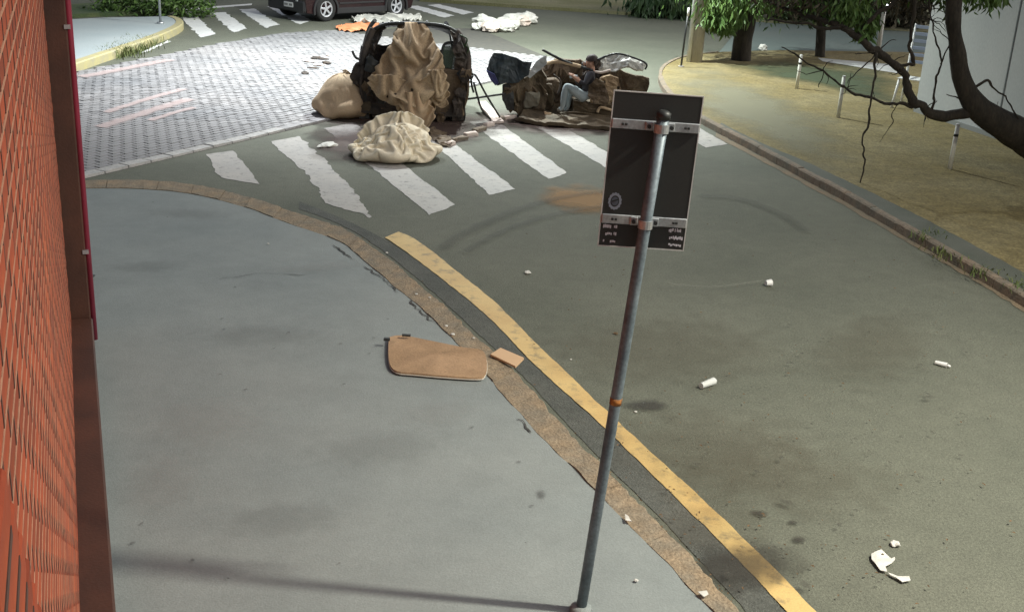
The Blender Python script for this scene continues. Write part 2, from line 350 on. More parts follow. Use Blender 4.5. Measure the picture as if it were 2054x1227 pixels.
# the near crosswalk
def stripe(px, z=0.005, m=M_wht, jit=0.03, name='crosswalk_stripe'):
    P = [G(*p) for p in px]; n = len(P); pts = []
    for i in range(n):
        a, b = P[i], P[(i+1) % n]; k = max(2, int((b-a).length/0.06))
        for j in range(k):
            q = a.lerp(b, j/k); pts.append(Vector((q.x + jit*(nz(q, 4, i+3)+0.5*nz(q, 15, i)), q.y + jit*(nz(q, 4, i+9)+0.5*nz(q, 15, i+5)), z)))
    return up(sheet(name, pts, m, road))
stripe([(415, 310), (468, 303), (490, 330), (521, 370), (440, 357)])
stripe([(543, 285), (600, 273), (640, 312), (700, 370), (722, 402), (745, 438), (655, 407), (615, 350)], jit=0.05)
stripe([(650, 258), (712, 246), (800, 325), (912, 411), (862, 432)])
stripe([(800, 230), (852, 222), (900, 280), (1033, 380), (983, 392), (880, 296)])
stripe([(940, 245), (990, 238), (1138, 348), (1100, 360)])
stripe([(1065, 250), (1110, 243), (1260, 330), (1225, 342)])
stripe([(1180, 238), (1225, 232), (1365, 314), (1325, 324)])
stripe([(1300, 226), (1340, 222), (1460, 290), (1416, 297)])
# far crosswalk, its lane lines
for q in ([(363, 36), (395, 33), (431, 69), (402, 76)], [(423, 27), (452, 25), (496, 58), (469, 66)], [(480, 20), (510, 18), (560, 50), (534, 58)], [(536, 14), (566, 12), (625, 42), (600, 50)],
          [(815, 14), (838, 12), (912, 32), (890, 36)], [(858, 11), (880, 9), (950, 26), (930, 30)]):
    stripe(q, m=M_wht2, jit=0.06, z=0.006)
stripe([(278, 108), (285, 108), (342, 84), (335, 82)], m=M_wht2, jit=0.05, z=0.006, name='lane_line')
stripe([(345, 20), (345, 24), (505, 11), (505, 8)], m=M_wht2, jit=0.03, z=0.006, name='lane_line')
stripe([(380, 2), (400, 2), (402, -3), (382, -3)], m=M_wht2, jit=0.03, z=0.006, name='lane_line')

# stains and tyre marks on the asphalt
def stain(px, rx, ry, m, z=0.012, name='stain', rot=0.0, parent=None):
    c = G(*px); n = 28; vs = [(c.x, c.y, z)]; fs = []
    for k in range(n):
        a = 2*math.pi*k/n; x, y = rx*math.cos(a), ry*math.sin(a)
        vs.append((c.x + x*math.cos(rot) - y*math.sin(rot), c.y + x*math.sin(rot) + y*math.cos(rot), z))
    for k in range(n): fs.append((0, 1+k, 1+(k+1) % n))
    o = mk(name, vs, fs, m, parent or road); uv = o.data.uv_layers.new(name='UVMap')
    for l in o.data.loops: uv.data[l.index].uv = (0.0 if l.vertex_index == 0 else 1.0, 0.5)
    return o
def mark(px, w, m, z=0.014, name='tyre_mark'):
    P = resample([G(*p) for p in pl(px)], 40); vs, fs, us = [], [], []
    for i, p in enumerate(P):
        t = (P[min(i+1, 39)] - P[max(i-1, 0)]).normalized(); s = Vector((-t.y, t.x, 0))
        for q in (-1, 0, 1): vs.append((p.x+s.x*w*q/2, p.y+s.y*w*q/2, z)); us.append(max(abs(q), 1.0 if i in (0, 39) else 0.0)*1.0)
    for i in range(39):
        for q in (0, 1): fs.append((3*i+q, 3*i+q+1, 3*i+q+4, 3*i+q+3))
    o = mk(name, vs, fs, m, road); uv = o.data.uv_layers.new(name='UVMap')
    for l in o.data.loops: uv.data[l.index].uv = (us[l.vertex_index], 0.5)
    return o
S_oil = soft('oil stain', (0.035, 0.03, 0.022), 0.6, rough=0.6, nscale=9)
S_brn = soft('brown dust stain', (0.10, 0.08, 0.048), 0.16, nscale=5)
S_spot = soft('old oil spot', (0.045, 0.042, 0.032), 0.45, rough=0.7, nscale=14)
S_org = soft('orange dust stain', (0.32, 0.17, 0.05), 0.65, nscale=3)
S_tyre = soft('tyre rubber mark', (0.04, 0.04, 0.035), 0.2, nscale=6)
S_pale = soft('pale scrape', (0.24, 0.24, 0.2), 0.2, nscale=6)
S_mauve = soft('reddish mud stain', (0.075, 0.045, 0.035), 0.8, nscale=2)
zz = 0.0115
for (px, rx, ry, m_, rt) in [((1300, 815), 0.22, 0.14, S_oil, 0.3), ((1520, 1032), 0.07, 0.06, S_oil, 0), ((1590, 1050), 0.05, 0.04, S_oil, 0), ((1600, 1085), 0.07, 0.05, S_oil, 0.5),
                          ((1420, 900), 1.0, 0.8, S_brn, 0.5), ((1560, 960), 1.1, 0.7, S_brn, 0.2), ((1330, 700), 1.4, 1.0, S_brn, 0.3), ((1175, 402), 0.75, 0.9, S_org, 0.2),
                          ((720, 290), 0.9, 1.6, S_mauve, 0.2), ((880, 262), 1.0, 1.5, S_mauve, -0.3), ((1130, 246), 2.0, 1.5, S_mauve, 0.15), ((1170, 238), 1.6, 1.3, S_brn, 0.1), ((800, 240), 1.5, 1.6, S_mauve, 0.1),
                          ((1750, 700), 1.4, 0.6, S_brn, 1.0), ((1420, 1060), 0.5, 0.4, S_brn, 0.2), ((1490, 1140), 0.5, 0.3, S_oil, 0.5), ((1120, 1028), 0.01, 0.01, S_oil, 0)]:
    stain(px, rx, ry, m_, z=zz, rot=rt); zz += 0.0011
for px, w in (([(880, 505), (940, 468), (1020, 432), (1110, 404), (1215, 388), (1330, 385)], 0.22), ([(930, 512), (1000, 472), (1090, 440), (1190, 420), (1300, 412)], 0.16), ([(1400, 395), (1480, 402), (1560, 430), (1620, 470)], 0.2)):
    mark(px, w, S_tyre, z=zz); zz += 0.0011
rs = random.Random(8)
for k in range(60):
    t = rs.random(); px = (rs.uniform(1330, 1960), rs.uniform(640, 1215))
    r_ = rs.uniform(.006, .02)*rs.choice((1, 1, 1, 2))*1.2; stain(px, r_*rs.uniform(1, 1.8), r_, S_spot, z=zz, name='oil_spot', rot=rs.uniform(0, 3)); zz += 0.0003
mark([(1340, 578), (1430, 584), (1530, 572)], 0.05, S_pale, z=zz, name='scrape')
zz += 0.0011

# cracks along the inner edge of the kerb
M_crack = mat('crack', (0.06, 0.06, 0.055), rough=1.0)
def crack(px, w=0.012, z=KZ, par=None):
    P = resample([G(x, y, z) for x, y in px], 46)
    P = [p + Vector((nz(p, 14, 2), nz(p, 14, 5), 0))*0.03 for p in P]
    vs, fs = [], []
    for i, p in enumerate(P):
        t = (P[min(i+1, 45)] - P[max(i-1, 0)]).normalized(); s = Vector((-t.y, t.x, 0)); ww = w*max(0.05, 0.6+1.2*nz(p, 6, 7))*min(1, i/4, (45-i)/4)
        vs += [(p.x+s.x*ww, p.y+s.y*ww, z+0.003), (p.x-s.x*ww, p.y-s.y*ww, z+0.003)]
    for i in range(45): fs.append((2*i, 2*i+1, 2*i+3, 2*i+2))
    up(mk('crack', vs, fs, M_crack, par or sidewalk))
crack([(663, 488), (720, 528), (768, 558), (800, 588)], 0.009)
crack([(820, 600), (850, 632), (880, 652)], 0.008)
crack([(1040, 838), (1062, 868)], 0.008); crack([(200, 1010), (208, 1080)], 0.006)
crack([(440, 560), (520, 548), (620, 552)], 0.005)

S_gum = soft('dark sidewalk spot', (0.07, 0.072, 0.07), 0.5, nscale=12); S_smr = soft('dirty smear', (0.10, 0.105, 0.1), 0.12, nscale=9); S_lgt = soft('pale scuff', (0.33, 0.33, 0.31), 0.14, nscale=8)
rs = random.Random(15); zg = KZ + 0.004
for k in range(34):
    px = (rs.uniform(230, 1150), rs.uniform(420, 1210)); lim = np.interp(px[1], [400, 480, 590, 790, 967, 1225], [480, 640, 780, 990, 1150, 1400]) - 40
    if px[0] > lim: continue
    r_ = rs.uniform(.008, .018); o = stain(px, r_*1.3, r_, S_gum, z=zg, name='gum_spot', rot=rs.uniform(0, 3), parent=sidewalk); zg += 0.0002
for px, rx, ry, m_, rt in (((1085, 1026), .035, .07, S_gum, .2), ((300, 560), .5, .22, S_smr, .3), ((520, 700), .7, .3, S_smr, .1), ((760, 930), .6, .3, S_smr, .5), ((420, 880), .5, .5, S_lgt, 0), ((640, 560), .6, .2, S_lgt, .4), ((330, 1000), .3, .5, S_lgt, .1), ((880, 860), .4, .25, S_lgt, .6), ((560, 1080), .5, .25, S_smr, .2), ((380, 450), .6, .25, S_smr, 0)):
    stain(px, rx, ry, m_, z=zg, name='smear', rot=rt, parent=sidewalk); zg += 0.0005
# raised paver table across the side street
A0, A1 = G(150, 364), G(605, 256)
ue = (A1-A0).normalized(); ve = Vector((-ue.y, ue.x, 0))
def inside(p):
    q = proj(p)
    return q[1] > np.interp(q[0], [0, 150, 330, 440, 560, 680, 850, 1000, 1300], [170, 148, 113, 90, 70, 62, 56, 58, 70]) and q[0] > 95
bed = tag(empty('paver_street'), kind='structure')
pbed = []
for s in np.linspace(-1.5, 13.5, 30): pbed.append(A0 + ue*s)
far_e = [G(x, y) for x, y in ((960, 58), (850, 56), (680, 62), (560, 70), (440, 90), (330, 113), (150, 148), (20, 175))]
up(mk('bedding', [Vector((p.x, p.y, 0.004)) for p in [A0 - ue*1.5 + ve*0.0] + [A0 + ue*14.0] + far_e], [tuple(range(2+len(far_e)))], M_joint, bed))
PLn, PW, PH = 0.22, 0.115, 0.03
pav = []
row = 0; v_ = 0.0
while v_ < 15:
    soldier = row == 0
    wdt = 0.2 if soldier else PW
    u_ = -1.5 + (0.5*PLn if row % 2 else 0)
    while u_ < 14.5:
        ln = 0.4 if soldier else PLn
        c = A0 + ue*(u_+ln/2) + ve*(v_+wdt/2)
        if inside(c): pav.append((c, ln, wdt, soldier))
        u_ += ln
    v_ += wdt; row += 1
def pbox(c, l, w, jx=0.0):
    h = PH + random.uniform(-0.004, 0.005); g = 0.006; tx, ty = random.uniform(-.02, .02), random.uniform(-.03, .03)
    out = []
    for z, ins in ((0.0, 0), (1, 0.006)):
        for sx, sy in ((-1, -1), (1, -1), (1, 1), (-1, 1)):
            a, b = sx*(l/2-g-ins), sy*(w/2-g-ins)
            p = ue*a + ve*b; out.append(Vector((p.x, p.y, (h + a*tx + b*ty) if z else 0.0)))
    return out
PF = [(4, 5, 6, 7), (0, 1, 5, 4), (1, 2, 6, 5), (2, 3, 7, 6), (3, 0, 4, 7)]
pav.sort(key=lambda q: proj(q[0])[2] if 95 < proj(q[0])[0] < 720 else 999)
variants = {}
M_edgep = mat('pale edging paver', (0.33, 0.33, 0.32), (0.42, 0.4, 0.38), rough=0.8, scale=4, fine=0.2, fscale=30, bump=0.3)
for sold in (True, False):
    lst = []
    for k in range(6):
        l, w = (0.4, 0.2) if sold else (PLn, PW)
        me = bpy.data.meshes.new('paver'); me.from_pydata(pbox(None, l, w), [], PF); me.update(); me.materials.append(M_edgep if sold else M_pav); lst.append(me)
    variants[sold] = lst
for c, l, w, s in pav[:300]:
    o = link('paver', random.choice(variants[s]), None, bed); o.location = (c.x, c.y, 0.004)
vs, fs = [], []
for c, l, w, s in pav[300:]:
    b0 = len(vs); vs += [v + Vector((c.x, c.y, 0.004)) for v in pbox(c, l, w)]; fs += [tuple(b0+i for i in f) for f in PF]
tag(mk('far_pavers', vs, fs, M_pav, bed), kind='stuff')
# pavers vary stone by stone: random-per-island tint
for m_ in (M_pav,):
    t = m_.node_tree; N = t.nodes; b = N['Principled BSDF']; src = b.inputs['Base Color'].links[0].from_socket
    g = N.new('ShaderNodeNewGeometry'); r = N.new('ShaderNodeMapRange'); r.inputs[3].default_value = 0.84; r.inputs[4].default_value = 1.14
    v = N.new('ShaderNodeVectorMath'); v.operation = 'SCALE'; t.links.new(g.outputs['Random Per Island'], r.inputs[0]); t.links.new(src, v.inputs[0]); t.links.new(r.outputs[0], v.inputs['Scale']); t.links.new(v.outputs[0], b.inputs['Base Color'])

S_pink = soft('pinkish worn paint', (0.55, 0.43, 0.41), 0.55, nscale=5)
def streak(px, w, z):
    o = mark(px, w, S_pink, z=z, name='paint_streak'); o.parent = bed
streak([(200, 262), (290, 232), (382, 203)], 0.34, 0.047); streak([(210, 232), (300, 203), (372, 183)], 0.24, 0.048); streak([(300, 248), (350, 232), (392, 221)], 0.2, 0.049); streak([(160, 160), (250, 143), (345, 124)], 0.4, 0.050)
# right-hand verge with its kerb and asphalt footway
rk_px = [(2300, 770), (2054, 612), (1900, 520), (1800, 462), (1700, 404), (1600, 350), (1500, 296), (1435, 262), (1390, 236), (1350, 205), (1326, 170), (1330, 142), (1372, 122), (1440, 113)]
RK = resample([G(x, y) for x, y in pl(rk_px)], 120)
v0 = RK[0]
RK = [v0 + Vector((2.2, -9, 0)), v0 + Vector((0.8, -3, 0))] + RK
vp = [Vector((p.x, p.y, 0.10)) for p in RK] + [Vector((p.x, p.y, 0.10)) for p in (G(1560, 109), G(1800, 112), G(2054, 120))] + [Vector((40, 30, 0.10)), Vector((40, -13, 0.10))]
verge = tag(slab('verge', vp, -0.03, M_verge), kind='structure')
rkerb = tag(empty('verge_kerb'), kind='structure')
for i in range(0, len(RK)-1, 4):
    seg = RK[i:i+5]
    if len(seg) < 2: continue
    vs, fs = [], []
    dz = random.uniform(-0.006, 0.006)
    for j, p in enumerate(seg):
        q = RK[min(i+j+1, len(RK)-1)] - RK[max(i+j-1, 0)]; nrm = Vector((-q.y, q.x, 0)).normalized()
        if nrm.x > 0 and i < 90: nrm = -nrm                 # towards the road
        pp = p.copy()
        if j == 0: pp = pp.lerp(seg[1], 0.03)
        if j == len(seg)-1: pp = pp.lerp(seg[-2], 0.03)
        if i >= 90:
            nrm = (pp - Vector((4.6, 26.5, 0))).normalized()
        a = pp + nrm*0.05; b = pp - nrm*0.05
        vs += [(a.x, a.y, -0.01), (a.x, a.y, 0.10+dz), (a.x-nrm.x*.02, a.y-nrm.y*.02, 0.118+dz), (b.x, b.y, 0.118+dz), (b.x, b.y, 0.05)]
    for j in range(len(seg)-1):
        for k in range(4): fs.append((j*5+k, j*5+k+1, (j+1)*5+k+1, (j+1)*5+k))
    fs.append((0, 1, 2, 3, 4)); n = len(seg)-1; fs.append(tuple(n*5+k for k in range(5)))
    bm = bmesh.new(); bv = [bm.verts.new(v) for v in vs]
    for f in fs: bm.faces.new([bv[q] for q in f])
    frombm('kerb_stone', bm, M_kerb2, rkerb)
fo = pl([(2300, 745), (2054, 590), (1900, 500), (1800, 444), (1700, 388), (1600, 335), (1500, 283), (1440, 252)])
fi = pl([(2300, 690), (2054, 548), (1930, 480), (1830, 427), (1720, 374), (1620, 327), (1520, 284), (1446, 247)])
strip('footway', [G(x, y, 0.1) for x, y in fo], [G(x, y, 0.1) for x, y in fi], 0.106, M_strip, verge, jit=0.02, n=90)
strip('gutter_edge', [G(x, y+13) for x, y in pl(rk_px[:8])], [G(x, y+4) for x, y in pl(rk_px[:8])], 0.005, mat('dusty gutter', (0.22, 0.16, 0.10), (0.16, 0.14, 0.10), rough=0.95, scale=5, fine=0.3, fscale=60), road, jit=0.03, n=90)
def blob(name, px, z, m, parent, rings=1):
    P = [G(x, y, 0.1) for x, y in pl(px + px[:1], 4)[:-1]]; c = sum(P, Vector())/len(P); n = len(P)
    vs = [(c.x, c.y, z)] + [(p.x, p.y, z) for p in P]; o = mk(name, vs, [(0, 1+k, 1+(k+1) % n) for k in range(n)], m, parent); up(o)
    uv = o.data.uv_layers.new(name='UVMap')
    for l in o.data.loops: uv.data[l.index].uv = (0.0 if l.vertex_index == 0 else 1.0, 0.5)
    return o
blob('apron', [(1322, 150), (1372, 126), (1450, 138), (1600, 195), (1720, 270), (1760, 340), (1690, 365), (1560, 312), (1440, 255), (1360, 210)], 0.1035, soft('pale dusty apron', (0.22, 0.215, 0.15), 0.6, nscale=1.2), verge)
blob('turf_shade', [(1400, 126), (1520, 116), (1700, 124), (1830, 160), (1850, 222), (1760, 205), (1600, 168), (1480, 146)], 0.1045, soft('turf with painted shade', (0.05, 0.07, 0.035), 0.85, nscale=1.2), verge)  # turf sheet coloured dark to carry the shade across the verge
# lot beyond the verge
lot = tag(slab('car_park', [Vector((p.x, p.y, 0.06)) for p in (G(1440, 112), G(1560, 107), G(1800, 110), G(2100, 118), G(2300, 10), G(1900, -30), G(1500, 40))], -0.03, mat('car park asphalt', (0.1, 0.135, 0.125), (0.13, 0.155, 0.14), rough=0.8, scale=0.5, fine=0.2, fscale=40)), kind='structure')
path = tag(strip('path', [G(1640, 117, 0.1), G(1810, 132, 0.1)], [G(1650, 124, 0.1), G(1800, 148, 0.1)], 0.108, mat('pale light streak', (0.42, 0.44, 0.42), (0.5, 0.5, 0.48), rough=0.8, scale=2)), kind='structure')  # pale strip added to carry a pool of light in its colour

# island with yellow kerb on the far left
isl_px = pl([(60, 158), (150, 126), (200, 109), (250, 93), (300, 76), (340, 60), (360, 48), (358, 39), (343, 33)])
isl = [G(x, y, 0.16) for x, y in isl_px] + [G(200, 36, 0.16), G(30, 46, 0.16)]
island = tag(slab('island', isl, -0.02, M_isl), kind='structure')
yk = tag(empty('yellow_kerb'), kind='structure')
IP = resample([G(x, y, 0.16) for x, y in isl_px], 81)
for i in range(0, 80, 5):
    seg = IP[i:i+6]; vs, fs = [], []
    for j, p in enumerate(seg):
        q = IP[min(i+j+1, 80)] - IP[max(i+j-1, 0)]; nrm = Vector((q.y, -q.x, 0)).normalized()
        a = p + nrm*0.08; b = p - nrm*0.1
        vs += [(a.x, a.y, -0.01), (a.x, a.y, 0.15), (a.x-nrm.x*.02, a.y-nrm.y*.02, 0.172), (b.x, b.y, 0.172), (b.x, b.y, 0.05)]
    for j in range(len(seg)-1):
        for k in range(4): fs.append((j*5+k, j*5+k+1, (j+1)*5+k+1, (j+1)*5+k))
    fs.append((0, 1, 2, 3, 4)); n = len(seg)-1; fs.append(tuple(n*5+k for k in range(5)))
    bm = bmesh.new(); bv = [bm.verts.new(v) for v in vs]
    for f in fs: bm.faces.new([bv[q] for q in f])
    frombm('kerb_stone', bm, M_ykerb, yk)
lw = tag(slab('lawn', [Vector((p.x, p.y, 0.1)) for p in (G(30, 44), G(200, 34), G(338, 31), G(350, 22), G(330, 10), G(295, 4), G(150, 16), G(30, 24))], -0.02, M_lawn), kind='structure')
fv = tag(slab('far_verge', [Vector((x, y, 0.1)) for x, y in ((-3.6, 39.2), (0, 38.7), (10, 37.3), (22, 36.5), (60, 36), (60, 90), (-3.6, 90))], -0.03, mat('far verge grass', (0.15, 0.15, 0.06), (0.25, 0.23, 0.14), rough=0.95, scale=0.6, fine=0.3, fscale=25)), kind='structure')

# ================================================================ BRICK BUILDING AT THE CAMERA
C0 = G(148, 690); EOFF = 0.17
rr_ = math.hypot(C0.x, C0.y); th = math.atan2(C0.y, C0.x)
th = min((th + s*math.asin(EOFF/rr_) for s in (1, -1)), key=lambda a: abs((-C0.x)*math.sin(a) + (C0.y)*math.cos(a) - EOFF))
bld = empty('brick_building', (C0.x, C0.y, 0), 'orange-red brick building with brown plinth, corner pilaster and red downpipe beside the sidewalk', 'building', rz=th)
BM = Matrix.Translation((C0.x, C0.y, 0)) @ Matrix.Rotation(th, 4, 'Z')
cl = BM.inverted() @ O                        # camera seen from the wall: cl.y < 0
box('wall', (-6.2, 3.065, 3.0), (12.0, 6.1, 6.06), M_jnt, bld)
box('pilaster', (-0.16, -0.02, 3.0), (0.42, 0.26, 6.1), M_brown, bld, bev=0.012)
box('plinth', (-6.3, -0.046, 0.19), (11.8, 0.232, 0.36), M_brown, bld, bev=0.012)
tube('downpipe', [(-0.335, -0.165, 0.16), (-0.335, -0.165, 3.0), (-0.335, -0.165, 6.0)], 0.024, M_pink, bld, n=14)
for z in (0.9, 2.6, 4.3): box('pipe_bracket', (-0.335, -0.15, z), (0.09, 0.045, 0.03), M_galv, bld)
BL, BH, CRS, MOD = 0.218, 0.060, 0.074, 0.232
cand = []
for k in range(int(5.6/CRS)):
    z = 0.372 + k*CRS + BH/2
    for j in range(46):
        s = -0.50 - j*MOD - (MOD/2 if k % 2 else 0)
        if s - BL/2 < -10.5: continue
        cand.append((s, z))
def area(s, z):
    q = []
    for a, b in ((-1, -1), (1, -1), (1, 1), (-1, 1)):
        p = BM @ Vector((s+a*BL/2, 0, z+b*BH/2)); d = p - O
        if d.y*math.cos(PITCH) - d.z*math.sin(PITCH) < 0.15: return 0
        q.append(proj(p))
    cx, cy = sum(i[0] for i in q)/4, sum(i[1] for i in q)/4
    if cx < -60 or cy < -60 or cy > HH+60: return 0
    return 0.5*abs(sum(q[i][0]*q[(i+1) % 4][1]-q[(i+1) % 4][0]*q[i][1] for i in range(4)))
cand.sort(key=lambda c: -area(*c))
for k in range(int(5.6/CRS)): box('mortar_bed', (-5.6, 0.041, 0.372 + k*CRS + BH + 0.007), (10.2, 0.09, 0.0136), M_mort, bld)
def brickmesh():
    bm = bmesh.new(); bbox(bm, (0, 0.045, 0), (BL, 0.09, BH), None, 0.004)
    for v in bm.verts: v.co += Vector((random.uniform(-.002, .002), random.uniform(-.0004, .0004), random.uniform(-.0015, .0015)))
    me = bpy.data.meshes.new('brick'); bm.to_mesh(me); bm.free(); me.materials.append(M_brick); return me
bms = [brickmesh() for _ in range(8)]
for s, z in cand[:290]:
    o = link('brick', random.choice(bms), None, bld); o.location = (s, -0.0036 + random.uniform(-.0008, .0006), z); o.rotation_euler = (random.uniform(-.008, .008), random.uniform(-.004, .004), random.uniform(-.003, .003))
vs, fs = [], []
CB = [(-1, 0, -1), (1, 0, -1), (1, 0, 1), (-1, 0, 1), (-1, 1, -1), (1, 1, -1), (1, 1, 1), (-1, 1, 1)]
for s, z in cand[290:]:
    b0 = len(vs); y = random.uniform(-.0044, -.0032)
    vs += [(s+a*BL/2, y + b*0.08, z+c*BH/2) for a, b, c in CB]
    fs += [tuple(b0+i for i in f) for f in ((0, 1, 2, 3), (4, 7, 6, 5), (0, 4, 5, 1), (1, 5, 6, 2), (2, 6, 7, 3), (3, 7, 4, 0))]
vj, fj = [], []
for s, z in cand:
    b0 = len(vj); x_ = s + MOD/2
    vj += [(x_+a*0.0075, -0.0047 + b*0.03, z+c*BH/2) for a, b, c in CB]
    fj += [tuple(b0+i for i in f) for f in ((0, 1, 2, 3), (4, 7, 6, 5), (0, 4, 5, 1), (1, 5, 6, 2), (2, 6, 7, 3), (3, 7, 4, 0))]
tag(mk('perpend_shadows', vj, fj, M_jnt, bld), kind='stuff')  # flush dark strips put the shadow at uneven brick ends into colour
tag(mk('small_bricks', vs, fs, M_brick, bld), kind='stuff')
t = M_brick.node_tree; N = t.nodes; b = N['Principled BSDF']; src = b.inputs['Base Color'].links[0].from_socket
oi = N.new('ShaderNodeObjectInfo'); ge = N.new('ShaderNodeNewGeometry'); ad = N.new('ShaderNodeMath'); ad.operation = 'ADD'; fr_ = N.new('ShaderNodeMath'); fr_.operation = 'FRACT'
t.links.new(oi.outputs['Random'], ad.inputs[0]); t.links.new(ge.outputs['Random Per Island'], ad.inputs[1]); t.links.new(ad.outputs[0], fr_.inputs[0])
r = N.new('ShaderNodeMapRange'); r.inputs[3].default_value = 0.72; r.inputs[4].default_value = 1.22; v = N.new('ShaderNodeVectorMath'); v.operation = 'SCALE'
t.links.new(fr_.outputs[0], r.inputs[0]); t.links.new(src, v.inputs[0]); t.links.new(r.outputs[0], v.inputs['Scale']); t.links.new(v.outputs[0], b.inputs['Base Color'])
# racked-back courses of a brick pier, proud of the wall just below the camera
Bi = BM.inverted()
def wallhit(px, py, y):
    d = (Bi.to_3x3() @ ray(px, py)); t = (y - cl.y)/d.y; return cl + d*t
h0, h1 = wallhit(12, 935, -0.07), wallhit(78, 1190, -0.07)
k = 0; z = h0.z
while z > h0.z - CRS*9:
    t = (h0.z - z)/(h0.z-h1.z); s_end = h0.x + (h1.x-h0.x)*t
    for q in range(2):
        o = link('brick', bms[k % 8], None, bld); o.location = (s_end - BL/2 - q*MOD, -0.07, z - BH/2)
    box('pier_joint', (s_end - 0.24, -0.035, z - BH - 0.007), (0.44, 0.0715, 0.0136), M_jnt, bld)
    k += 1; z -= CRS
box('pier_core', (h0.x - 0.30, -0.025, h0.z - CRS*9 - 0.0), (0.5, 0.07, CRS*8), M_mort, bld)

# ================================================================ STREET LAMPS (their heads hang above the frame)
def street_lamp(base, h, arm, c, power, label, pole=True, parent=None, spot=155):
    o = parent or empty('street_lamp', base, label, 'street lamp')
    b = Vector((0, 0, 0)); a = Vector((arm[0], arm[1], 0))
    if pole: tube('pole', [(0, 0, 0), (0, 0, h*0.5), (0, 0, h)], [0.09, 0.075, 0.055], M_galv, o, n=12)
    tube('arm', spline([(0, 0, h-0.5), a*0.35 + Vector((0, 0, h-0.05)), a + Vector((0, 0, h+0.12))], 6), 0.03, M_galv, o)
    u = a.normalized(); rot = Matrix.Rotation(math.atan2(u.y, u.x), 3, 'Z')
    hc = a + u*0.25 + Vector((0, 0, h+0.12))
    box('lamp_head', hc, (0.6, 0.28, 0.09), M_galv, o, rot=rot, bev=0.03)
    box('lens', hc - Vector((0, 0, 0.05)), (0.46, 0.2, 0.015), glow('lamp glow '+o.name, c, 12), o, rot=rot)
    L = bpy.data.lights.new('lamp_light', 'SPOT'); L.energy = power; L.color = c; L.shadow_soft_size = 0.16; L.spot_size = R(spot); L.spot_blend = 0.9
    lo = bpy.data.objects.new('lamp_light', L); col.objects.link(lo); lo.parent = o; lo.location = hc - Vector((0, 0, 0.16))
    return o
street_lamp((-9.6, 20.6, 0.12), 7.2, (5.4, 2.2), (0.93, 0.97, 1.0), 3500, 'galvanised street lamp behind the brick building, arm over the paver street', spot=112)
street_lamp((7.6, 4.62, 0.1), 7.0, (-1.9, 0.25), (1.0, 0.96, 0.82), 2500, 'galvanised street lamp on the dry verge opposite the brick wall')

# ================================================================ SIGN ON ITS POLE
pb = G(1165, 1222, KZ)
Ys = pb.y + 0.02
ptop = RY(1331, 232, Ys); axis = (ptop - pb).normalized()
sg = empty('street_sign', pb, 'black-backed rectangular sign on leaning galvanised pole by the kerb, seen from behind', 'sign')
def SL(o): return wlocal(o)
ps = [pb + axis*((ptop-pb).length*t) for t in (0, 0.25, 0.5, 0.75, 1.0)]
SL(tube('pole', ps, 0.0285, M_pole, sg, n=20))
cap = SL(tube('pole_cap', [ptop - axis*0.015, ptop + axis*0.012, ptop + axis*0.024], [0.034, 0.034, 0.018], M_blk, sg, n=16))
ctr = (RY(1232, 186, Ys+0.06) + RY(1412, 190, Ys+0.06) + RY(1372, 494, Ys+0.06) + RY(1198, 500, Ys+0.06))/4
sx = (RY(1412, 190, Ys+0.06) + RY(1372, 494, Ys+0.06) - RY(1232, 186, Ys+0.06) - RY(1198, 500, Ys+0.06)); sw = sx.length/2
sz = (RY(1412, 190, Ys+0.06) + RY(1232, 186, Ys+0.06) - RY(1372, 494, Ys+0.06) - RY(1198, 500, Ys+0.06)); sh = sz.length/2
sz.normalize(); sx = (sx.normalized() - sz*sx.normalized().dot(sz)*0.75).normalized(); sx = Vector((sx.x, 0.05, sx.z)).normalized()
sx = (sx - sz*sx.dot(sz)).normalized()
sy = sz.cross(sx)                                # away from the camera side
if sy.y < 0: sy = -sy
SM = Matrix((sx, sy, sz)).transposed()
def sp(u, v, d=0.0): return ctr + sx*(u*sw/2) + sz*(v*sh/2) - sy*d      # u, v in -1..1, d towards the camera
plate = SL(box('sign_plate', ctr + sy*0.0, (sw, 0.003, sh), M_sign, sg, rot=SM))
fr = bmesh.new()
for u in (-1, 1): bbox(fr, sp(u, 0), (0.005, 0.006, sh+0.006), SM)
for v in (-1, 1): bbox(fr, sp(0, v), (sw-0.006, 0.0062, 0.005), SM)
SL(frombm('plate_edge', fr, M_edge, sg))
def pole_u(v):                                   # where the pole passes across the plate
    P = sp(0, v); t = (P - pb).dot(axis); q = pb + axis*t; return (q - ctr).dot(sx)/(sw/2)
for v in (0.60, -0.63):
    st = SL(box('strap', sp(0, v, 0.008), (sw*0.985, 0.010, 0.045), M_galv, sg, rot=SM, bev=0.003))
    for u in (-0.74, -0.66, 0.68, 0.75):
        SL(box('rivet', sp(u, v, 0.015), (0.012, 0.006, 0.012), M_blk, st, rot=SM, bev=0.002))
    pu = pole_u(v)
    cpos = sp(pu, v); off = (cpos - (pb + axis*((cpos-pb).dot(axis)))).dot(sy)
    bm = bmesh.new()
    ring = []
    pc = pb + axis*((cpos-pb).dot(axis))
    v_, f_ = tubev([pc - sz*0.02, pc + sz*0.02], [0.035, 0.035], 18)
    bvs = [bm.verts.new(x) for x in v_]
    for f in f_: bm.faces.new([bvs[i] for i in f])
    for s in (-1, 1): bbox(bm, sp(pu, v, 0.02) + sx*(0.05*s), (0.035, 0.018, 0.04), SM, 0.003)
    cm = SL(frombm('clamp', bm, M_galv, sg))
    for s in (-1, 1):
        SL(tube('bolt', [sp(pu, v, 0.03) + sx*(0.052*s), sp(pu, v, 0.042) + sx*(0.052*s)], 0.010, M_blk, cm, n=6, smooth=False))
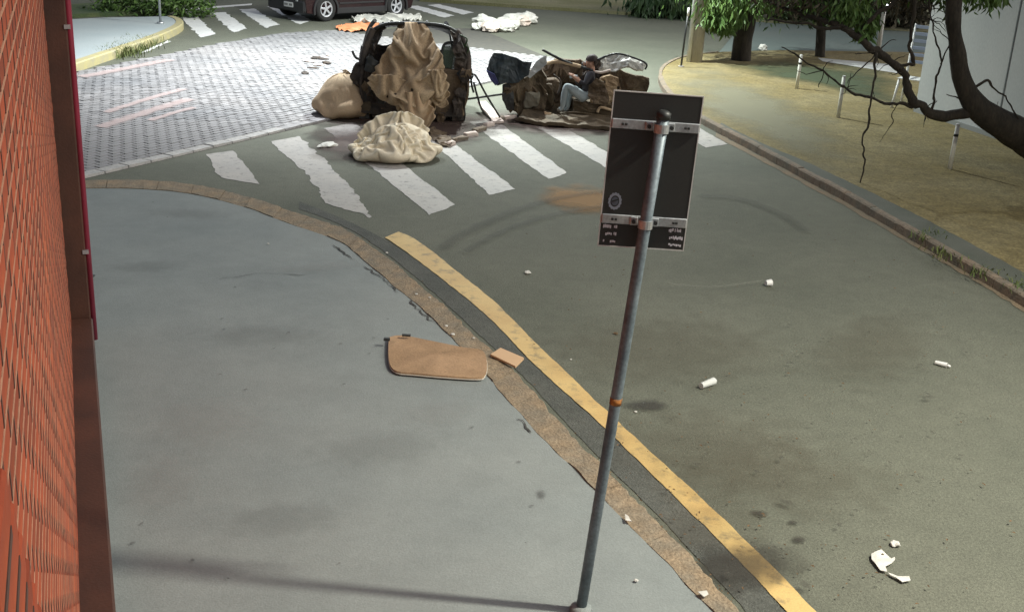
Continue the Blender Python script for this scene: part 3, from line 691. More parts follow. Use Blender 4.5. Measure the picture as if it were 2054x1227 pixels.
# oval sticker: serrated ring, inner disc and a slanting stroke
bm = bmesh.new(); cx, cy = -0.72, -0.40; n = 28; outr, inr = [], []
for k in range(n):
    a = 2*math.pi*k/n; r = 0.031*(1 + (0.07 if k % 2 else -0.04))
    outr.append(bm.verts.new(sp(cx, cy, 0.0035) + sx*(r*math.cos(a)) + sz*(r*1.32*math.sin(a))))
    inr.append(bm.verts.new(sp(cx, cy, 0.0035) + sx*(0.021*math.cos(a)) + sz*(0.021*1.32*math.sin(a))))
for k in range(n): bm.faces.new((outr[k], outr[(k+1) % n], inr[(k+1) % n], inr[k]))
em = SL(frombm('oval_sticker', bm, M_stick, sg))
bm = bmesh.new(); vv = [bm.verts.new(sp(cx, cy, 0.0036) + sx*(0.017*math.cos(2*math.pi*k/20)) + sz*(0.021*math.sin(2*math.pi*k/20))) for k in range(20)]; bm.faces.new(vv)
SL(frombm('sticker_disc', bm, mat('dark sticker', (0.07, 0.085, 0.11), rough=0.6), em))
SL(box('sticker_stroke', sp(cx, cy, 0.005) + sz*0.004, (0.03, 0.001, 0.006), M_blk, em, rot=SM @ Matrix.Rotation(-0.35, 3, 'Y')))
# small print blocks in the two lower corners: three lines of letters each
for u0, u1, mm in ((-0.93, -0.62, M_label), (0.60, 0.92, M_label)):
    for li, (v, hgt) in enumerate(((-0.735, 0.018), (-0.835, 0.016), (-0.93, 0.012))):
        bm = bmesh.new(); u = u0 + (0.03 if li else 0)
        while u < u1:
            lw_ = random.uniform(0.02, 0.045)
            if random.random() > 0.13: bbox(bm, sp(u + lw_/2, v + random.uniform(-.008, .008), 0.0035), (lw_*sw/2*0.85, 0.001, hgt*random.uniform(0.6, 1.0)), SM)
            u += lw_*1.05
        SL(frombm('print_line', bm, mm, sg))
rst = SL(tube('rust_ring', [pb + axis*((ptop-pb).length*0.455), pb + axis*((ptop-pb).length*0.468)], 0.0305, mat('rust', (0.42, 0.16, 0.03), (0.1, 0.05, 0.02), rough=0.9, scale=40), sg, n=20))
SL(tube('base_collar', [pb, pb + Vector((0, 0, 0.02)), pb + Vector((0, 0, 0.03))], [0.06, 0.055, 0.03], M_walk, sg, n=16))

# ================================================================ CLOTH (small mass-spring solver)
def cloth(P, pin=None, rest=1.0, cols=(), floor=None, steps=160, it=10, g=-9.8, bend=0.15, damp=0.985, tuck=None, grav=None, start=None):
    P = P.astype(np.float64).copy(); Q = P.copy(); n, m, _ = P.shape
    w = np.ones((n, m)); w[pin if pin is not None else np.zeros((n, m), bool)] = 0.0
    def sl(a, b, s): return slice(a, b, s)
    cons = []
    def add(ia, ja, ib, jb, k):
        ia, ja, ib, jb = [x.ravel() for x in (ia, ja, ib, jb)]
        if len(ia) == 0: return
        L = np.linalg.norm(P[ia, ja]-P[ib, jb], axis=1)*rest
        cons.append((ia, ja, ib, jb, L, k))
    I, J = np.meshgrid(np.arange(n), np.arange(m), indexing='ij')
    for par in (0, 1):
        s = (J < m-1) & (J % 2 == par); add(I[s], J[s], I[s], J[s]+1, 1.0)
        s = (I < n-1) & (I % 2 == par); add(I[s], J[s], I[s]+1, J[s], 1.0)
        s = (I < n-1) & (J < m-1) & (I % 2 == par); add(I[s], J[s], I[s]+1, J[s]+1, 0.5)
        s = (I < n-1) & (J > 0) & (I % 2 == par); add(I[s], J[s], I[s]+1, J[s]-1, 0.5)
        s = (J < m-2) & ((J // 2) % 2 == par); add(I[s], J[s], I[s], J[s]+2, bend)
        s = (I < n-2) & ((I // 2) % 2 == par); add(I[s], J[s], I[s]+2, J[s], bend)
    if start is not None: P = start.copy(); Q = P.copy()
    dt = 1/60.0; P0 = P.copy(); G_ = np.array(grav if grav is not None else (0, 0, g))
    pinm = w == 0
    for st in range(steps):
        V = (P-Q)*damp; Q = P.copy(); P = P + V + G_*dt*dt
        P[pinm] = P0[pinm]
        for _ in range(it):
            for ia, ja, ib, jb, L, k in cons:
                d = P[ib, jb]-P[ia, ja]; l = np.linalg.norm(d, axis=1)+1e-9
                wa, wb = w[ia, ja], w[ib, jb]; ws = wa+wb+1e-9
                c = (k*(l-L)/l/ws)[:, None]*d
                P[ia, ja] += c*wa[:, None]; P[ib, jb] -= c*wb[:, None]
            if tuck is not None:
                cxy, zr, rad = tuck; dx = P[..., :2]-cxy; r = np.linalg.norm(dx, axis=2)
                s = (P[..., 2] < zr) & (r > rad); P[s, 0:2] = cxy + dx[s]*((rad + (r[s]-rad)*0.97)/r[s])[:, None]
        for (c, r) in cols:
            u = (P-np.array(c))/np.array(r); d = np.linalg.norm(u, axis=2)
            s = d < 1.0
            if s.any():
                P[s] = np.array(c) + (u[s]/d[s][:, None])*np.array(r); Q[s] = Q[s]*0.3 + P[s]*0.7
        if floor is not None:
            s = P[..., 2] < floor
            P[s, 2] = floor; Q[s] = Q[s]*0.15 + P[s]*0.85
    return P
def clothmesh(name, P, m, parent=None, thick=0.008, sub=1):
    n, mm, _ = P.shape; bm = bmesh.new()
    vs = [bm.verts.new(tuple(P[i, j])) for i in range(n) for j in range(mm)]
    for i in range(n-1):
        for j in range(mm-1): bm.faces.new((vs[i*mm+j], vs[i*mm+j+1], vs[(i+1)*mm+j+1], vs[(i+1)*mm+j]))
    me = bpy.data.meshes.new(name); bm.to_mesh(me); bm.free()
    for p in me.polygons: p.use_smooth = True
    o = link(name, me, m, parent)
    if sub: s = o.modifiers.new('sub', 'SUBSURF'); s.levels = s.render_levels = sub
    s = o.modifiers.new('thick', 'SOLIDIFY'); s.thickness = thick; s.offset = 0
    return o
def grid(c, sx_, sy_, n, z, rot=0.0, amp=0.02, seed=1):
    rs = np.random.RandomState(seed); a = np.linspace(-.5, .5, n); X, Y = np.meshgrid(a*sx_, a*sy_, indexing='ij')
    ca, sa = math.cos(rot), math.sin(rot)
    P = np.stack([c[0]+X*ca-Y*sa, c[1]+X*sa+Y*ca, np.full_like(X, z)], -1)
    P[..., 2] += amp*np.sin(X*9+seed)*np.sin(Y*7+seed*2) + rs.uniform(-.004, .004, X.shape); return P

# cream canvas heaped on the crosswalk
hb = G(785, 322); hx, hy = hb.x, hb.y + 0.32
def ridge(px, Y, r, n=9):                       # a fold: a row of small balls the cloth settles over
    return [((p.x, p.y, p.z), (r, r, r)) for p in resample([RY(x, y, Y + dy) for x, y, dy in px], n)]
hc_ = [((hx+0.15, hy+0.12, 0.22), (0.36, 0.28, 0.32)), ((hx-0.26, hy+0.02, 0.12), (0.22, 0.2, 0.2))]
hc_ += ridge([(716, 272, -.1), (750, 250, 0), (800, 234, .08), (838, 246, .1), (855, 278, .05), (857, 312, -.1)], hy, 0.05, 14)
hc_ += ridge([(728, 280, -.2), (762, 268, -.2), (795, 280, -.25), (815, 305, -.4)], hy, 0.04, 10) + ridge([(775, 282, -.22), (790, 305, -.36), (800, 328, -.5)], hy, 0.035, 8) + ridge([(835, 285, -.12), (838, 308, -.3), (828, 330, -.46)], hy, 0.035, 8) + ridge([(752, 300, -.35), (768, 318, -.46), (782, 334, -.55)], hy, 0.03, 8)
def dome(c, rx, ry, n, prof, rot=0.0):
    """square grid mapped to an oval footprint; prof(u, v) is the height"""
    a = np.linspace(-1, 1, n); U, V = np.meshgrid(a, a, indexing='ij')
    X = U*np.sqrt(1 - V*V/2); Y = V*np.sqrt(1 - U*U/2); Z = prof(X, Y); ca, sa = math.cos(rot), math.sin(rot)
    wob = 1 + 0.06*np.sin(3*np.arctan2(Y, X)+1) + 0.05*np.sin(7*np.arctan2(Y, X))
    return np.stack([c[0] + (X*ca*rx - Y*sa*ry)*wob, c[1] + (X*sa*rx + Y*ca*ry)*wob, Z], -1), X, Y
def border(n):
    p = np.zeros((n, n), bool); p[0, :] = p[-1, :] = p[:, 0] = p[:, -1] = True; return p
def heap_h(X, Y):
    r2 = X*X + Y*Y
    return 0.02 + 0.56*np.clip(1-r2, 0, 1)**0.5*(0.80 + 0.20*np.exp(-((X-0.3)**2+(Y-0.1)**2)/0.5)) * (1 - 0.35*np.exp(-((X+0.6)**2+(Y+0.1)**2)/0.12))
Pb, X, Y = dome((hx, hy-0.16), 0.52, 0.38, 92, heap_h, rot=0.12)
k = (1 + 0.16*np.sin(np.pi*np.clip(Pb[..., 2]/0.6, 0, 1)))[..., None]; Pb[..., :2] = np.array([hx, hy-0.16]) + (Pb[..., :2]-np.array([hx, hy-0.16]))*k
rd = np.hypot(X+0.55, Y+0.75); fold = np.sin(rd*17 + 1.6*np.sin(3*np.arctan2(Y+0.75, X+0.55))) + 0.5*np.sin(rd*9+1) + 0.5*np.sin(21*X+7*Y)
env = np.clip(1.25 - X*X - Y*Y, 0, 1)*np.clip(1-(X*X+Y*Y)**4, 0, 1)
cn = np.array([hx, hy-0.16, 0.05]); dirn = Pb-cn; dirn /= np.linalg.norm(dirn, axis=2)[..., None]+1e-6
Ps = Pb + dirn*(fold*env*0.06)[..., None]
Pc = cloth(Pb, pin=border(92), start=Ps, cols=[((hx+0.1, hy+0.04, 0.16), (0.40, 0.32, 0.30)), ((hx-0.3, hy-0.08, 0.1), (0.2, 0.2, 0.14))], floor=0.02, steps=18, it=7, rest=1.26, bend=0.35, g=-4.0, damp=0.9)
heap = tag(clothmesh('canvas_heap', Pc, M_cream, thick=0.012), 'cream canvas cloth heaped in folds on the crosswalk', 'cloth')
def lobe(px_rows, Y, m, label, seed, n=34, mm=26, parent=None, bulge=0.12, lean=0.0, name='burlap_scrap'):
    P_ = np.zeros((n, mm, 3)); yy = np.linspace(px_rows[0][0], px_rows[-1][0], n)
    for i, y in enumerate(yy):
        L_, R_ = (np.interp(y, [r[0] for r in px_rows], [r[c] for r in px_rows]) for c in (1, 2))
        for j in range(mm):
            t = j/(mm-1); P_[i, j] = RY(L_ + (R_-L_)*t + 3*math.sin(i*.7+seed), y, Y + lean*(1 - i/n) - bulge*math.sin(math.pi*t)*math.sin(math.pi*min(1, i/n+0.2)))
    ii, jj = np.meshgrid(np.linspace(0, 1, n), np.linspace(0, 1, mm), indexing='ij'); S_ = P_.copy()
    S_[..., 1] -= 0.05*(np.sin(jj*17+seed+3*ii) + 0.7*np.sin(ii*13+seed*2))*np.sin(np.pi*jj)**0.6
    pn = np.zeros((n, mm), bool); pn[0, :] = True; pn[:, 0] = True; pn[:, -1] = True
    o = clothmesh(name, cloth(P_, pin=pn, start=S_, rest=1.28, steps=20, it=6, g=-5, bend=0.3, damp=0.9), m, parent, thick=0.01)
    return o if parent else tag(o, label, 'cloth')
lobe([(225, 782, 818), (233, 758, 838), (245, 738, 850), (262, 722, 860), (285, 712, 864), (310, 712, 862)], hy+0.02, M_cream, None, 2, n=44, mm=46, parent=heap, bulge=0.22, lean=0.25, name='back_flap')
hp = G(725, 300)
Pp = grid((hp.x+0.18, hp.y+0.06), 0.7, 0.6, 26, 0.32, rot=0.2, amp=0.06, seed=9)
Pp = cloth(Pp, cols=[((hp.x+0.2, hp.y+0.1, 0.1), (0.2, 0.17, 0.16))], floor=0.012, steps=70, it=6)
tag(clothmesh('cloth_scrap', Pp, mat('pinkish sackcloth', (0.45, 0.31, 0.24), (0.52, 0.38, 0.29), rough=0.95, scale=4, fine=0.15), thick=0.01), 'pinkish sackcloth scrap tucked under the edge of the cream canvas heap', 'cloth')

# tan sack slumped against the left side of the wreck
sb = G(684, 240); sxx, syy = sb.x, sb.y + 0.3
sc_ = [((sxx, syy, 0.36), (0.34, 0.32, 0.36)), ((sxx-0.02, syy, 0.72), (0.09, 0.09, 0.12))]
for k in range(11):
    a = 2*math.pi*k/11 + 0.3*math.sin(k*5); ca, sa = math.cos(a), math.sin(a)
    for q in range(9):
        f = q/8; rr = 0.07 + 0.31*math.sin(math.pi*(0.08+0.62*f)); sc_.append(((sxx+ca*rr, syy+sa*rr, 0.78-0.68*f), (0.035, 0.035, 0.05)))
def sack_h(X, Y):
    r = np.sqrt(X*X+Y*Y); return 0.02 + 0.74*np.clip(1-r**2.6, 0, 1)**0.62 + 0.05*np.exp(-((X-.2)**2+Y*Y)/0.06)
Pb, X, Y = dome((sxx, syy), 0.30, 0.29, 76, sack_h, rot=0.4)
Z = Pb[..., 2]; k = 1 + 0.42*np.sin(np.pi*np.clip(Z/0.82, 0, 1)**0.7); Pb[..., 0] = sxx + (Pb[..., 0]-sxx)*k; Pb[..., 1] = syy + (Pb[..., 1]-syy)*k
an = np.arctan2(Y, X); r = np.hypot(X, Y); fold = np.sin(an*9 + 1.2*np.sin(an*2) + 2*r) + 0.6*np.sin(an*17+1) ; env = np.clip(r/0.15, 0, 1)*np.clip((1-r)/0.12, 0, 1)
cn = np.array([sxx, syy, 0.3]); dirn = Pb-cn; dirn /= np.linalg.norm(dirn, axis=2)[..., None]+1e-6
Ps = Pb + dirn*(fold*env*0.03)[..., None]
Pt = cloth(Pb, pin=border(76), start=Ps, cols=[((sxx, syy, 0.34), (0.37, 0.35, 0.36))], floor=0.02, steps=16, it=7, rest=1.16, bend=0.35, g=-4.0, damp=0.9)
tag(clothmesh('sack', Pt, M_sack, thick=0.012), 'tan sackcloth bundle slumped against the side of the upright wreck', 'sack')

# burlap hanging torn from the wreck's roof, boundary pinned and slack so that it buckles into folds
RW = [(45, 800, 850, 19.0), (60, 793, 862, 18.8), (85, 784, 873, 18.62), (110, 774, 884, 18.55), (130, 762, 888, 18.5), (150, 748, 890, 18.45), (166, 747, 886, 18.42), (180, 762, 880, 18.42), (195, 786, 876, 18.42), (212, 802, 872, 18.42), (230, 814, 868, 18.42)]
n, m_ = 56, 40
Pd = np.zeros((n, m_, 3)); ys = np.linspace(45, 230, n)
for i, y in enumerate(ys):
    L_ = np.interp(y, [r[0] for r in RW], [r[1] for r in RW]); R_ = np.interp(y, [r[0] for r in RW], [r[2] for r in RW]); Yd = np.interp(y, [r[0] for r in RW], [r[3] for r in RW])
    for j in range(m_):
        t = j/(m_-1); jag = 14*noise.noise(Vector((y*0.045, 1.3, 0))) + 6*noise.noise(Vector((y*0.13, 5.1, 0)))
        q = RY(L_ + jag*(1-t) + (R_-L_)*t - jag*0.5*t, y, Yd - 0.16*math.sin(math.pi*t) + 0.05*math.sin(5*t+y*0.05) + 0.03*math.sin(11*t - y*0.11)); Pd[i, j] = q
pin = np.zeros((n, m_), bool); pin[0, :] = True; pin[:, 0] = True; pin[:, -1] = True; pin[-1, ::6] = True
ii, jj = np.meshgrid(np.linspace(0, 1, n), np.linspace(0, 1, m_), indexing='ij')
fold = np.sin(jj*20 + 5*ii*np.sin(jj*3) + 3*np.sin(ii*6)) + 0.7*np.sin(ii*23 + 4*np.sin(jj*5)) + 0.6*np.sin(ii*9 - jj*11)
Sd = Pd.copy(); Sd[..., 1] -= 0.075*fold*np.sin(np.pi*jj)**0.6*np.clip(ii*5, 0, 1)
Pd = cloth(Pd, pin=pin, start=Sd, rest=1.3, steps=22, it=7, g=-5.0, bend=0.3, damp=0.9)
tag(clothmesh('burlap_sheet', Pd, M_burlap, thick=0.01), 'brown burlap sheet with dark holes hanging from the roof of the upright wreck', 'cloth')
t = M_burlap.node_tree; N = t.nodes; b = N['Principled BSDF']; src = b.inputs['Base Color'].links[0].from_socket
tc = N.new('ShaderNodeTexCoord'); vo = N.new('ShaderNodeTexVoronoi'); vo.inputs['Scale'].default_value = 4.2; t.links.new(tc.outputs['Object'], vo.inputs['Vector'])
rg = N.new('ShaderNodeMapRange'); rg.inputs[1].default_value = 0.10; rg.inputs[2].default_value = 0.16; t.links.new(vo.outputs['Distance'], rg.inputs[0])
mx = N.new('ShaderNodeMix'); mx.data_type = 'RGBA'; mx.inputs[6].default_value = (0.03, 0.02, 0.012, 1); t.links.new(rg.outputs[0], mx.inputs[0]); t.links.new(src, mx.inputs[7]); t.links.new(mx.outputs[2], b.inputs['Base Color'])

lobe([(150, 742, 800), (165, 738, 815), (180, 748, 815), (192, 775, 812)], 18.30, M_burlap, 'ragged burlap fold hanging over the dark kick panel of the upright wreck', 1)
lobe([(140, 862, 890), (165, 858, 898), (190, 864, 900), (208, 872, 896)], 18.34, M_burlap, 'narrow burlap strip hanging in front of the brown wreck door', 4)
lobe([(184, 796, 848), (205, 800, 862), (225, 812, 872), (242, 818, 870)], 18.26, M_sack, 'pale burlap end trailing down towards the cream canvas heap', 7)
# ================================================================ WRECKS
def panel(name, px, Y, thick, m, parent, crumple=0.03, lean=0.0, seed=1, cuts=3, world=None):
    """sheet-metal panel: an outline at its own distance, with thickness and dents"""
    pts = world or [RY(x, y, Y) for x, y in px]
    zmin = min(p.z for p in pts)
    bm = bmesh.new(); f = bm.faces.new([bm.verts.new((p.x, p.y + (p.z-zmin)*lean, p.z)) for p in pts])
    f.normal_update(); nrm = f.normal.copy()
    if nrm.y > 0: nrm = -nrm
    bmesh.ops.triangulate(bm, faces=bm.faces[:])
    for _ in range(cuts):
        bmesh.ops.subdivide_edges(bm, edges=[e for e in bm.edges if e.calc_length() > 0.07], cuts=1, use_grid_fill=True)
        bmesh.ops.triangulate(bm, faces=[f for f in bm.faces if len(f.verts) > 3])
    for v in bm.verts:
        a = nz(v.co, 3.5, seed) + 0.5*abs(nz(v.co, 8, seed+2)) + 0.3*nz(v.co, 17, seed+4)
        v.co = v.co + nrm*(a*crumple) + Vector((nz(v.co, 6, seed+6), 0, nz(v.co, 6, seed+7)))*crumple*0.4
    g = bmesh.ops.extrude_face_region(bm, geom=bm.faces[:])
    for v in [e for e in g['geom'] if isinstance(e, bmesh.types.BMVert)]: v.co -= nrm*thick
    o = frombm(name, bm, m, parent); return wlocal(o)
def wheel(name, c, ax, r, w, parent, spokes=5, mrim=M_rim):
    """tyre with a dished rim and spokes; ax points outwards"""
    ax = Vector(ax).normalized(); a = ax.orthogonal().normalized(); b = ax.cross(a); c = Vector(c)
    wh = empty(name, c); wh.parent = parent
    prof = [(0.62*r, -w/2), (0.9*r, -w/2), (r, -w*0.36), (r, w*0.36), (0.9*r, w/2), (0.68*r, w/2), (0.62*r, w*0.42)]
    n = 28; vs, fs = [], []
    for k in range(n):
        an = 2*math.pi*k/n; u = a*math.cos(an) + b*math.sin(an)
        vs += [u*p + ax*q for p, q in prof]
    L = len(prof)
    for k in range(n):
        for j in range(L): fs.append((k*L+j, k*L+(j+1) % L, ((k+1) % n)*L+(j+1) % L, ((k+1) % n)*L+j))
    mk('tyre', vs, fs, M_tyre, wh, smooth=False)
    bm = bmesh.new()
    ring = []
    for k in range(n):
        an = 2*math.pi*k/n; u = a*math.cos(an)+b*math.sin(an)
        ring.append([bm.verts.new(u*(0.63*r) + ax*(w*0.44)), bm.verts.new(u*(0.54*r) + ax*(w*0.40)), bm.verts.new(u*(0.54*r) + ax*(w*0.1))])
    for k in range(n):
        for j in range(2): bm.faces.new((ring[k][j], ring[(k+1) % n][j], ring[(k+1) % n][j+1], ring[k][j+1]))
    for s in range(spokes):
        an = 2*math.pi*s/spokes + 0.3; u = a*math.cos(an)+b*math.sin(an); rot = Matrix((u, ax, u.cross(ax))).transposed()
        bbox(bm, u*(0.32*r) + ax*(w*0.36), (0.5*r, w*0.14, 0.17*r), rot, 0.008)
    v_, f_ = tubev([ax*(w*0.25), ax*(w*0.42)], [0.15*r, 0.13*r], 12)
    bv = [bm.verts.new(x) for x in v_]
    for f in f_: bm.faces.new([bv[i] for i in f])
    frombm('rim', bm, mrim, wh)
    v_, f_ = tubev([-ax*(w*0.3), ax*(w*0.1)], [0.55*r, 0.55*r], 20); mk('hub_well', v_, f_, M_blk, wh)
    return wh

# --- first wreck: cabin half of a car standing open towards us
w1c = (G(728, 244) + G(926, 244))/2
w1 = empty('wrecked_car', w1c, 'torn-open black car cabin standing upright behind the cream canvas heap', 'wreck', rz=R(9))
def tb(name, pts, r, m, p=w1, k=5): return tube(name, spline(pts, k), r, m, p, n=10)
def jag(bm, amp, sc_, seed):
    for v in bm.verts: v.co += Vector((nz(v.co, sc_, seed), nz(v.co, sc_, seed+1), nz(v.co, sc_, seed+2)))*amp
def cbox(name, c, s, m, p=w1, rot=None, amp=0.02, cuts=4, seed=1, bev=0.0):
    bm = bmesh.new(); bbox(bm, c, s, rot, bev)
    bmesh.ops.subdivide_edges(bm, edges=bm.edges[:], cuts=cuts, use_grid_fill=True); jag(bm, amp, 4, seed); jag(bm, amp*0.5, 11, seed+5)
    return frombm(name, bm, m, p)
cbox('floor_pan', (0, 0.85, 0.26), (1.5, 1.8, 0.08), M_burnt, amp=0.03)
tb('roof_header', [(-0.66, 0.12, 1.44), (-0.45, 0.1, 1.545), (0, 0.08, 1.575), (0.45, 0.1, 1.55), (0.68, 0.12, 1.46)], 0.03, M_blk)
tb('left_pillar', [(-0.84, 0.0, 0.9), (-0.8, 0.04, 1.1), (-0.71, 0.1, 1.36), (-0.66, 0.12, 1.46)], 0.055, M_burnt)
tb('right_pillar', [(0.68, 0.12, 1.47), (0.8, 0.09, 1.3), (0.87, 0.03, 1.08), (0.88, 0.0, 0.85)], 0.06, M_burnt)
tb('rear_pillar', [(-0.8, 1.55, 0.9), (-0.7, 1.35, 1.3), (-0.6, 1.15, 1.48)], 0.035, M_blk)
tb('rear_pillar', [(0.8, 1.55, 0.9), (0.7, 1.35, 1.3), (0.6, 1.15, 1.48)], 0.035, M_blk)
# roof skin
vs, fs = [], []
for i in range(9):
    for j in range(13):
        x = -0.66 + 1.32*j/12; y = 0.13 + 1.05*i/8; z = 1.565 - 0.16*(x/0.66)**4*0.6 - 0.16*(i/8) + 0.02*nz((x, y, 0), 5, 3)
        vs.append((x, y, z))
for i in range(8):
    for j in range(12): fs.append((i*13+j, i*13+j+1, (i+1)*13+j+1, (i+1)*13+j))
ro = mk('roof', vs, fs, M_blk, w1, smooth=True); s = ro.modifiers.new('t', 'SOLIDIFY'); s.thickness = 0.025
# side walls with sills
for s, nm in ((-1, 'left_side'), (1, 'right_side')):
    vs, fs = [], []
    for i in range(8):
        for j in range(9):
            z = 0.2 + 0.72*j/8; y = 0.0 + 1.75*i/7; bul = 0.07*math.sin(math.pi*j/8*0.9) + 0.025*nz((y, z, s), 4, 6)
            vs.append((s*(0.80+bul), y, z))
    for i in range(7):
        for j in range(8): fs.append((i*9+j, i*9+j+1, (i+1)*9+j+1, (i+1)*9+j))
    o = mk(nm, vs, fs, M_burnt if s < 0 else M_rust, w1, smooth=True); q = o.modifiers.new('t', 'SOLIDIFY'); q.thickness = 0.05
# rear bulkhead below the back window, back window frame with a divider
cbox('rear_panel', (0, 1.68, 0.58), (1.56, 0.08, 0.72), M_burnt, amp=0.03, seed=4)
tb('window_divider', [(0.3, 1.5, 0.94), (0.3, 1.35, 1.2), (0.28, 1.18, 1.5)], 0.018, M_blk)
mk('side_glass', [(0.795, 0.12, 0.92), (0.80, 1.35, 0.92), (0.66, 1.2, 1.42), (0.70, 0.2, 1.40), (0.787, 0.12, 0.92), (0.792, 1.35, 0.92), (0.652, 1.2, 1.42), (0.692, 0.2, 1.40)], [(0, 1, 2, 3), (7, 6, 5, 4), (0, 4, 5, 1), (1, 5, 6, 2), (2, 6, 7, 3), (3, 7, 4, 0)], M_glass, w1)
# front right door hanging across the opening, with its green window
door = cbox('door', (0.60, -0.02, 0.50), (0.50, 0.07, 0.76), M_rust, amp=0.03, seed=9, bev=0.02)
cbox('door_glass', (0.63, 0.02, 1.06), (0.32, 0.012, 0.34), M_glass, door, amp=0.008, cuts=2)
tb('door_frame', [(0.45, 0.0, 0.86), (0.44, 0.02, 1.05), (0.5, 0.05, 1.27), (0.72, 0.05, 1.27), (0.82, 0.02, 1.05), (0.83, 0.0, 0.86)], 0.022, M_blk, door)
box('door_lock', (0.66, -0.07, 0.36), (0.05, 0.02, 0.04), M_silver, door, bev=0.005)
# left front: dark kick panel, dash cowl and bright strip
cbox('kick_panel', (-0.45, 0.04, 0.50), (0.62, 0.06, 0.50), M_burnt, amp=0.035, seed=12)
cbox('cowl', (-0.56, -0.02, 0.86), (0.5, 0.22, 0.2), M_blk, rot=Matrix.Rotation(0.35, 3, 'Y'), amp=0.06, seed=15)
box('trim_strip', (-0.32, -0.02, 0.30), (0.52, 0.02, 0.025), M_silver, w1, rot=Matrix.Rotation(0.05, 3, 'Y'), bev=0.004)
cbox('sill', (-0.02, 0.0, 0.17), (1.66, 0.14, 0.12), M_burnt, amp=0.04, seed=18)
cbox('seat', (-0.38, 0.9, 0.62), (0.5, 0.22, 0.68), mat('dark seat fabric', (0.03, 0.03, 0.03), (0.05, 0.048, 0.045), rough=0.95, scale=12), amp=0.02, bev=0.05)
cbox('seat', (0.38, 0.95, 0.62), (0.5, 0.22, 0.68), MATS['dark seat fabric'], amp=0.02, bev=0.05)
for s in (-1, 1): wheel('wheel', (s*0.80, 1.05, 0.31), (s, 0, 0), 0.31, 0.19, w1)
for s in (-1, 1): cbox('arch_liner', (s*0.79, 0.18, 0.27), (0.16, 0.3, 0.5), M_blk, amp=0.03, seed=20+s)
tb('mirror_stub', [(-0.85, 0.0, 0.98), (-0.94, -0.02, 1.02), (-0.99, -0.02, 1.12)], 0.02, M_blk)
for k in range(9):
    y0 = random.uniform(0, 0.15); x0 = 0.72 + 0.03*k*0.5; z0 = 1.42 - 0.07*k
    tb('torn_trim', [(x0+0.02, y0, z0), (x0+0.1+random.uniform(-.02, .03), y0-0.05, z0-0.06), (x0+0.08, y0-0.04, z0-0.2)], 0.012, random.choice((M_blk, M_leaf2, M_rust)))
for k in range(6):
    x0 = -0.75 + 0.12*k
    tb('cable', [(x0, -0.02, 0.8), (x0+random.uniform(-.1, .1), -0.12, 0.6), (x0+random.uniform(-.15, .15), -0.06, 0.42)], 0.009, random.choice((M_blk, M_burnt)))
# crumpled wing left of the cabin
panel('fender', [(700, 150), (712, 128), (738, 118), (745, 150), (742, 185), (725, 178), (706, 170)], 18.75, 0.05, M_burnt, w1, crumple=0.12, seed=3)
panel('flap', [(722, 112), (730, 118), (728, 96), (724, 90)], 18.8, 0.015, M_blk, w1, crumple=0.03, seed=5)

panel('dash_panel', [(731, 96), (760, 90), (792, 90), (780, 128), (756, 166), (738, 170), (724, 160), (722, 126)], 18.92, 0.05, M_burnt, w1, crumple=0.10, seed=41)
panel('quarter_panel', [(886, 96), (902, 84), (924, 92), (934, 118), (930, 150), (915, 152), (892, 148)], 19.15, 0.04, M_glass, w1, crumple=0.05, seed=42)
rq = random.Random(21)
for k in range(14):
    x, y = rq.choice(((920, 95), (928, 120), (932, 150), (924, 175), (730, 120), (724, 150), (735, 180), (905, 62), (890, 235), (740, 225), (770, 200)))
    x += rq.uniform(-9, 9); y += rq.uniform(-12, 12); q = [(x + rq.uniform(6, 13)*math.cos(a), y + rq.uniform(6, 14)*math.sin(a)) for a in np.linspace(0, 5.4, 6)]
    panel('torn_sheet', q, 18.62 + rq.uniform(-.12, .2), 0.012, rq.choice((M_burnt, M_rust, M_blk, M_rust, M_mud)), w1, crumple=0.07, lean=rq.uniform(-.4, .4), seed=50+k, cuts=2)
panel('right_flank', [(903, 60), (921, 70), (934, 108), (938, 150), (930, 240), (908, 240), (914, 152), (911, 104)], 18.86, 0.28, M_burnt, w1, crumple=0.14, seed=71)
panel('left_flank', [(760, 48), (772, 60), (752, 96), (744, 140), (752, 180), (752, 238), (728, 238), (722, 170), (722, 120), (738, 84)], 18.84, 0.25, M_burnt, w1, crumple=0.13, seed=72)
panel('front_wing', [(742, 168), (800, 176), (822, 200), (820, 236), (744, 238)], 18.72, 0.1, M_burnt, w1, crumple=0.16, seed=73)
# bent bed-frame of tubes leaning between the two wrecks
f1 = empty('bent_frame', G(985, 240), 'bent black tube frame leaning between the two wrecks', 'frame')
for pts in ([(938, 158), (952, 150), (975, 190), (1003, 236)], [(950, 165), (958, 195), (968, 222), (985, 240)], [(928, 200), (960, 196), (1010, 189)], [(944, 148), (946, 170), (950, 186)]):
    P = [RY(x, y, 19.1 - 0.004*i) for i, (x, y) in enumerate(pts)]
    wlocal(tube('frame_tube', spline(P, 5), 0.017, M_blk, f1))
pk = empty('broken_plank', G(985, 238), 'pale broken plank lying beside the bent tube frame', 'plank')
a_, b_ = G(966, 205, 0.16), G(1000, 246, 0.03); d_ = b_-a_
wlocal(cbox('plank_board', (a_+b_)/2, (d_.length, 0.17, 0.04), M_pinkp, pk, rot=Matrix((d_.normalized(), d_.normalized().cross(Vector((0, 0, 1))).normalized(), d_.normalized().cross(d_.normalized().cross(Vector((0, 0, 1)))).normalized())).transposed(), amp=0.02))
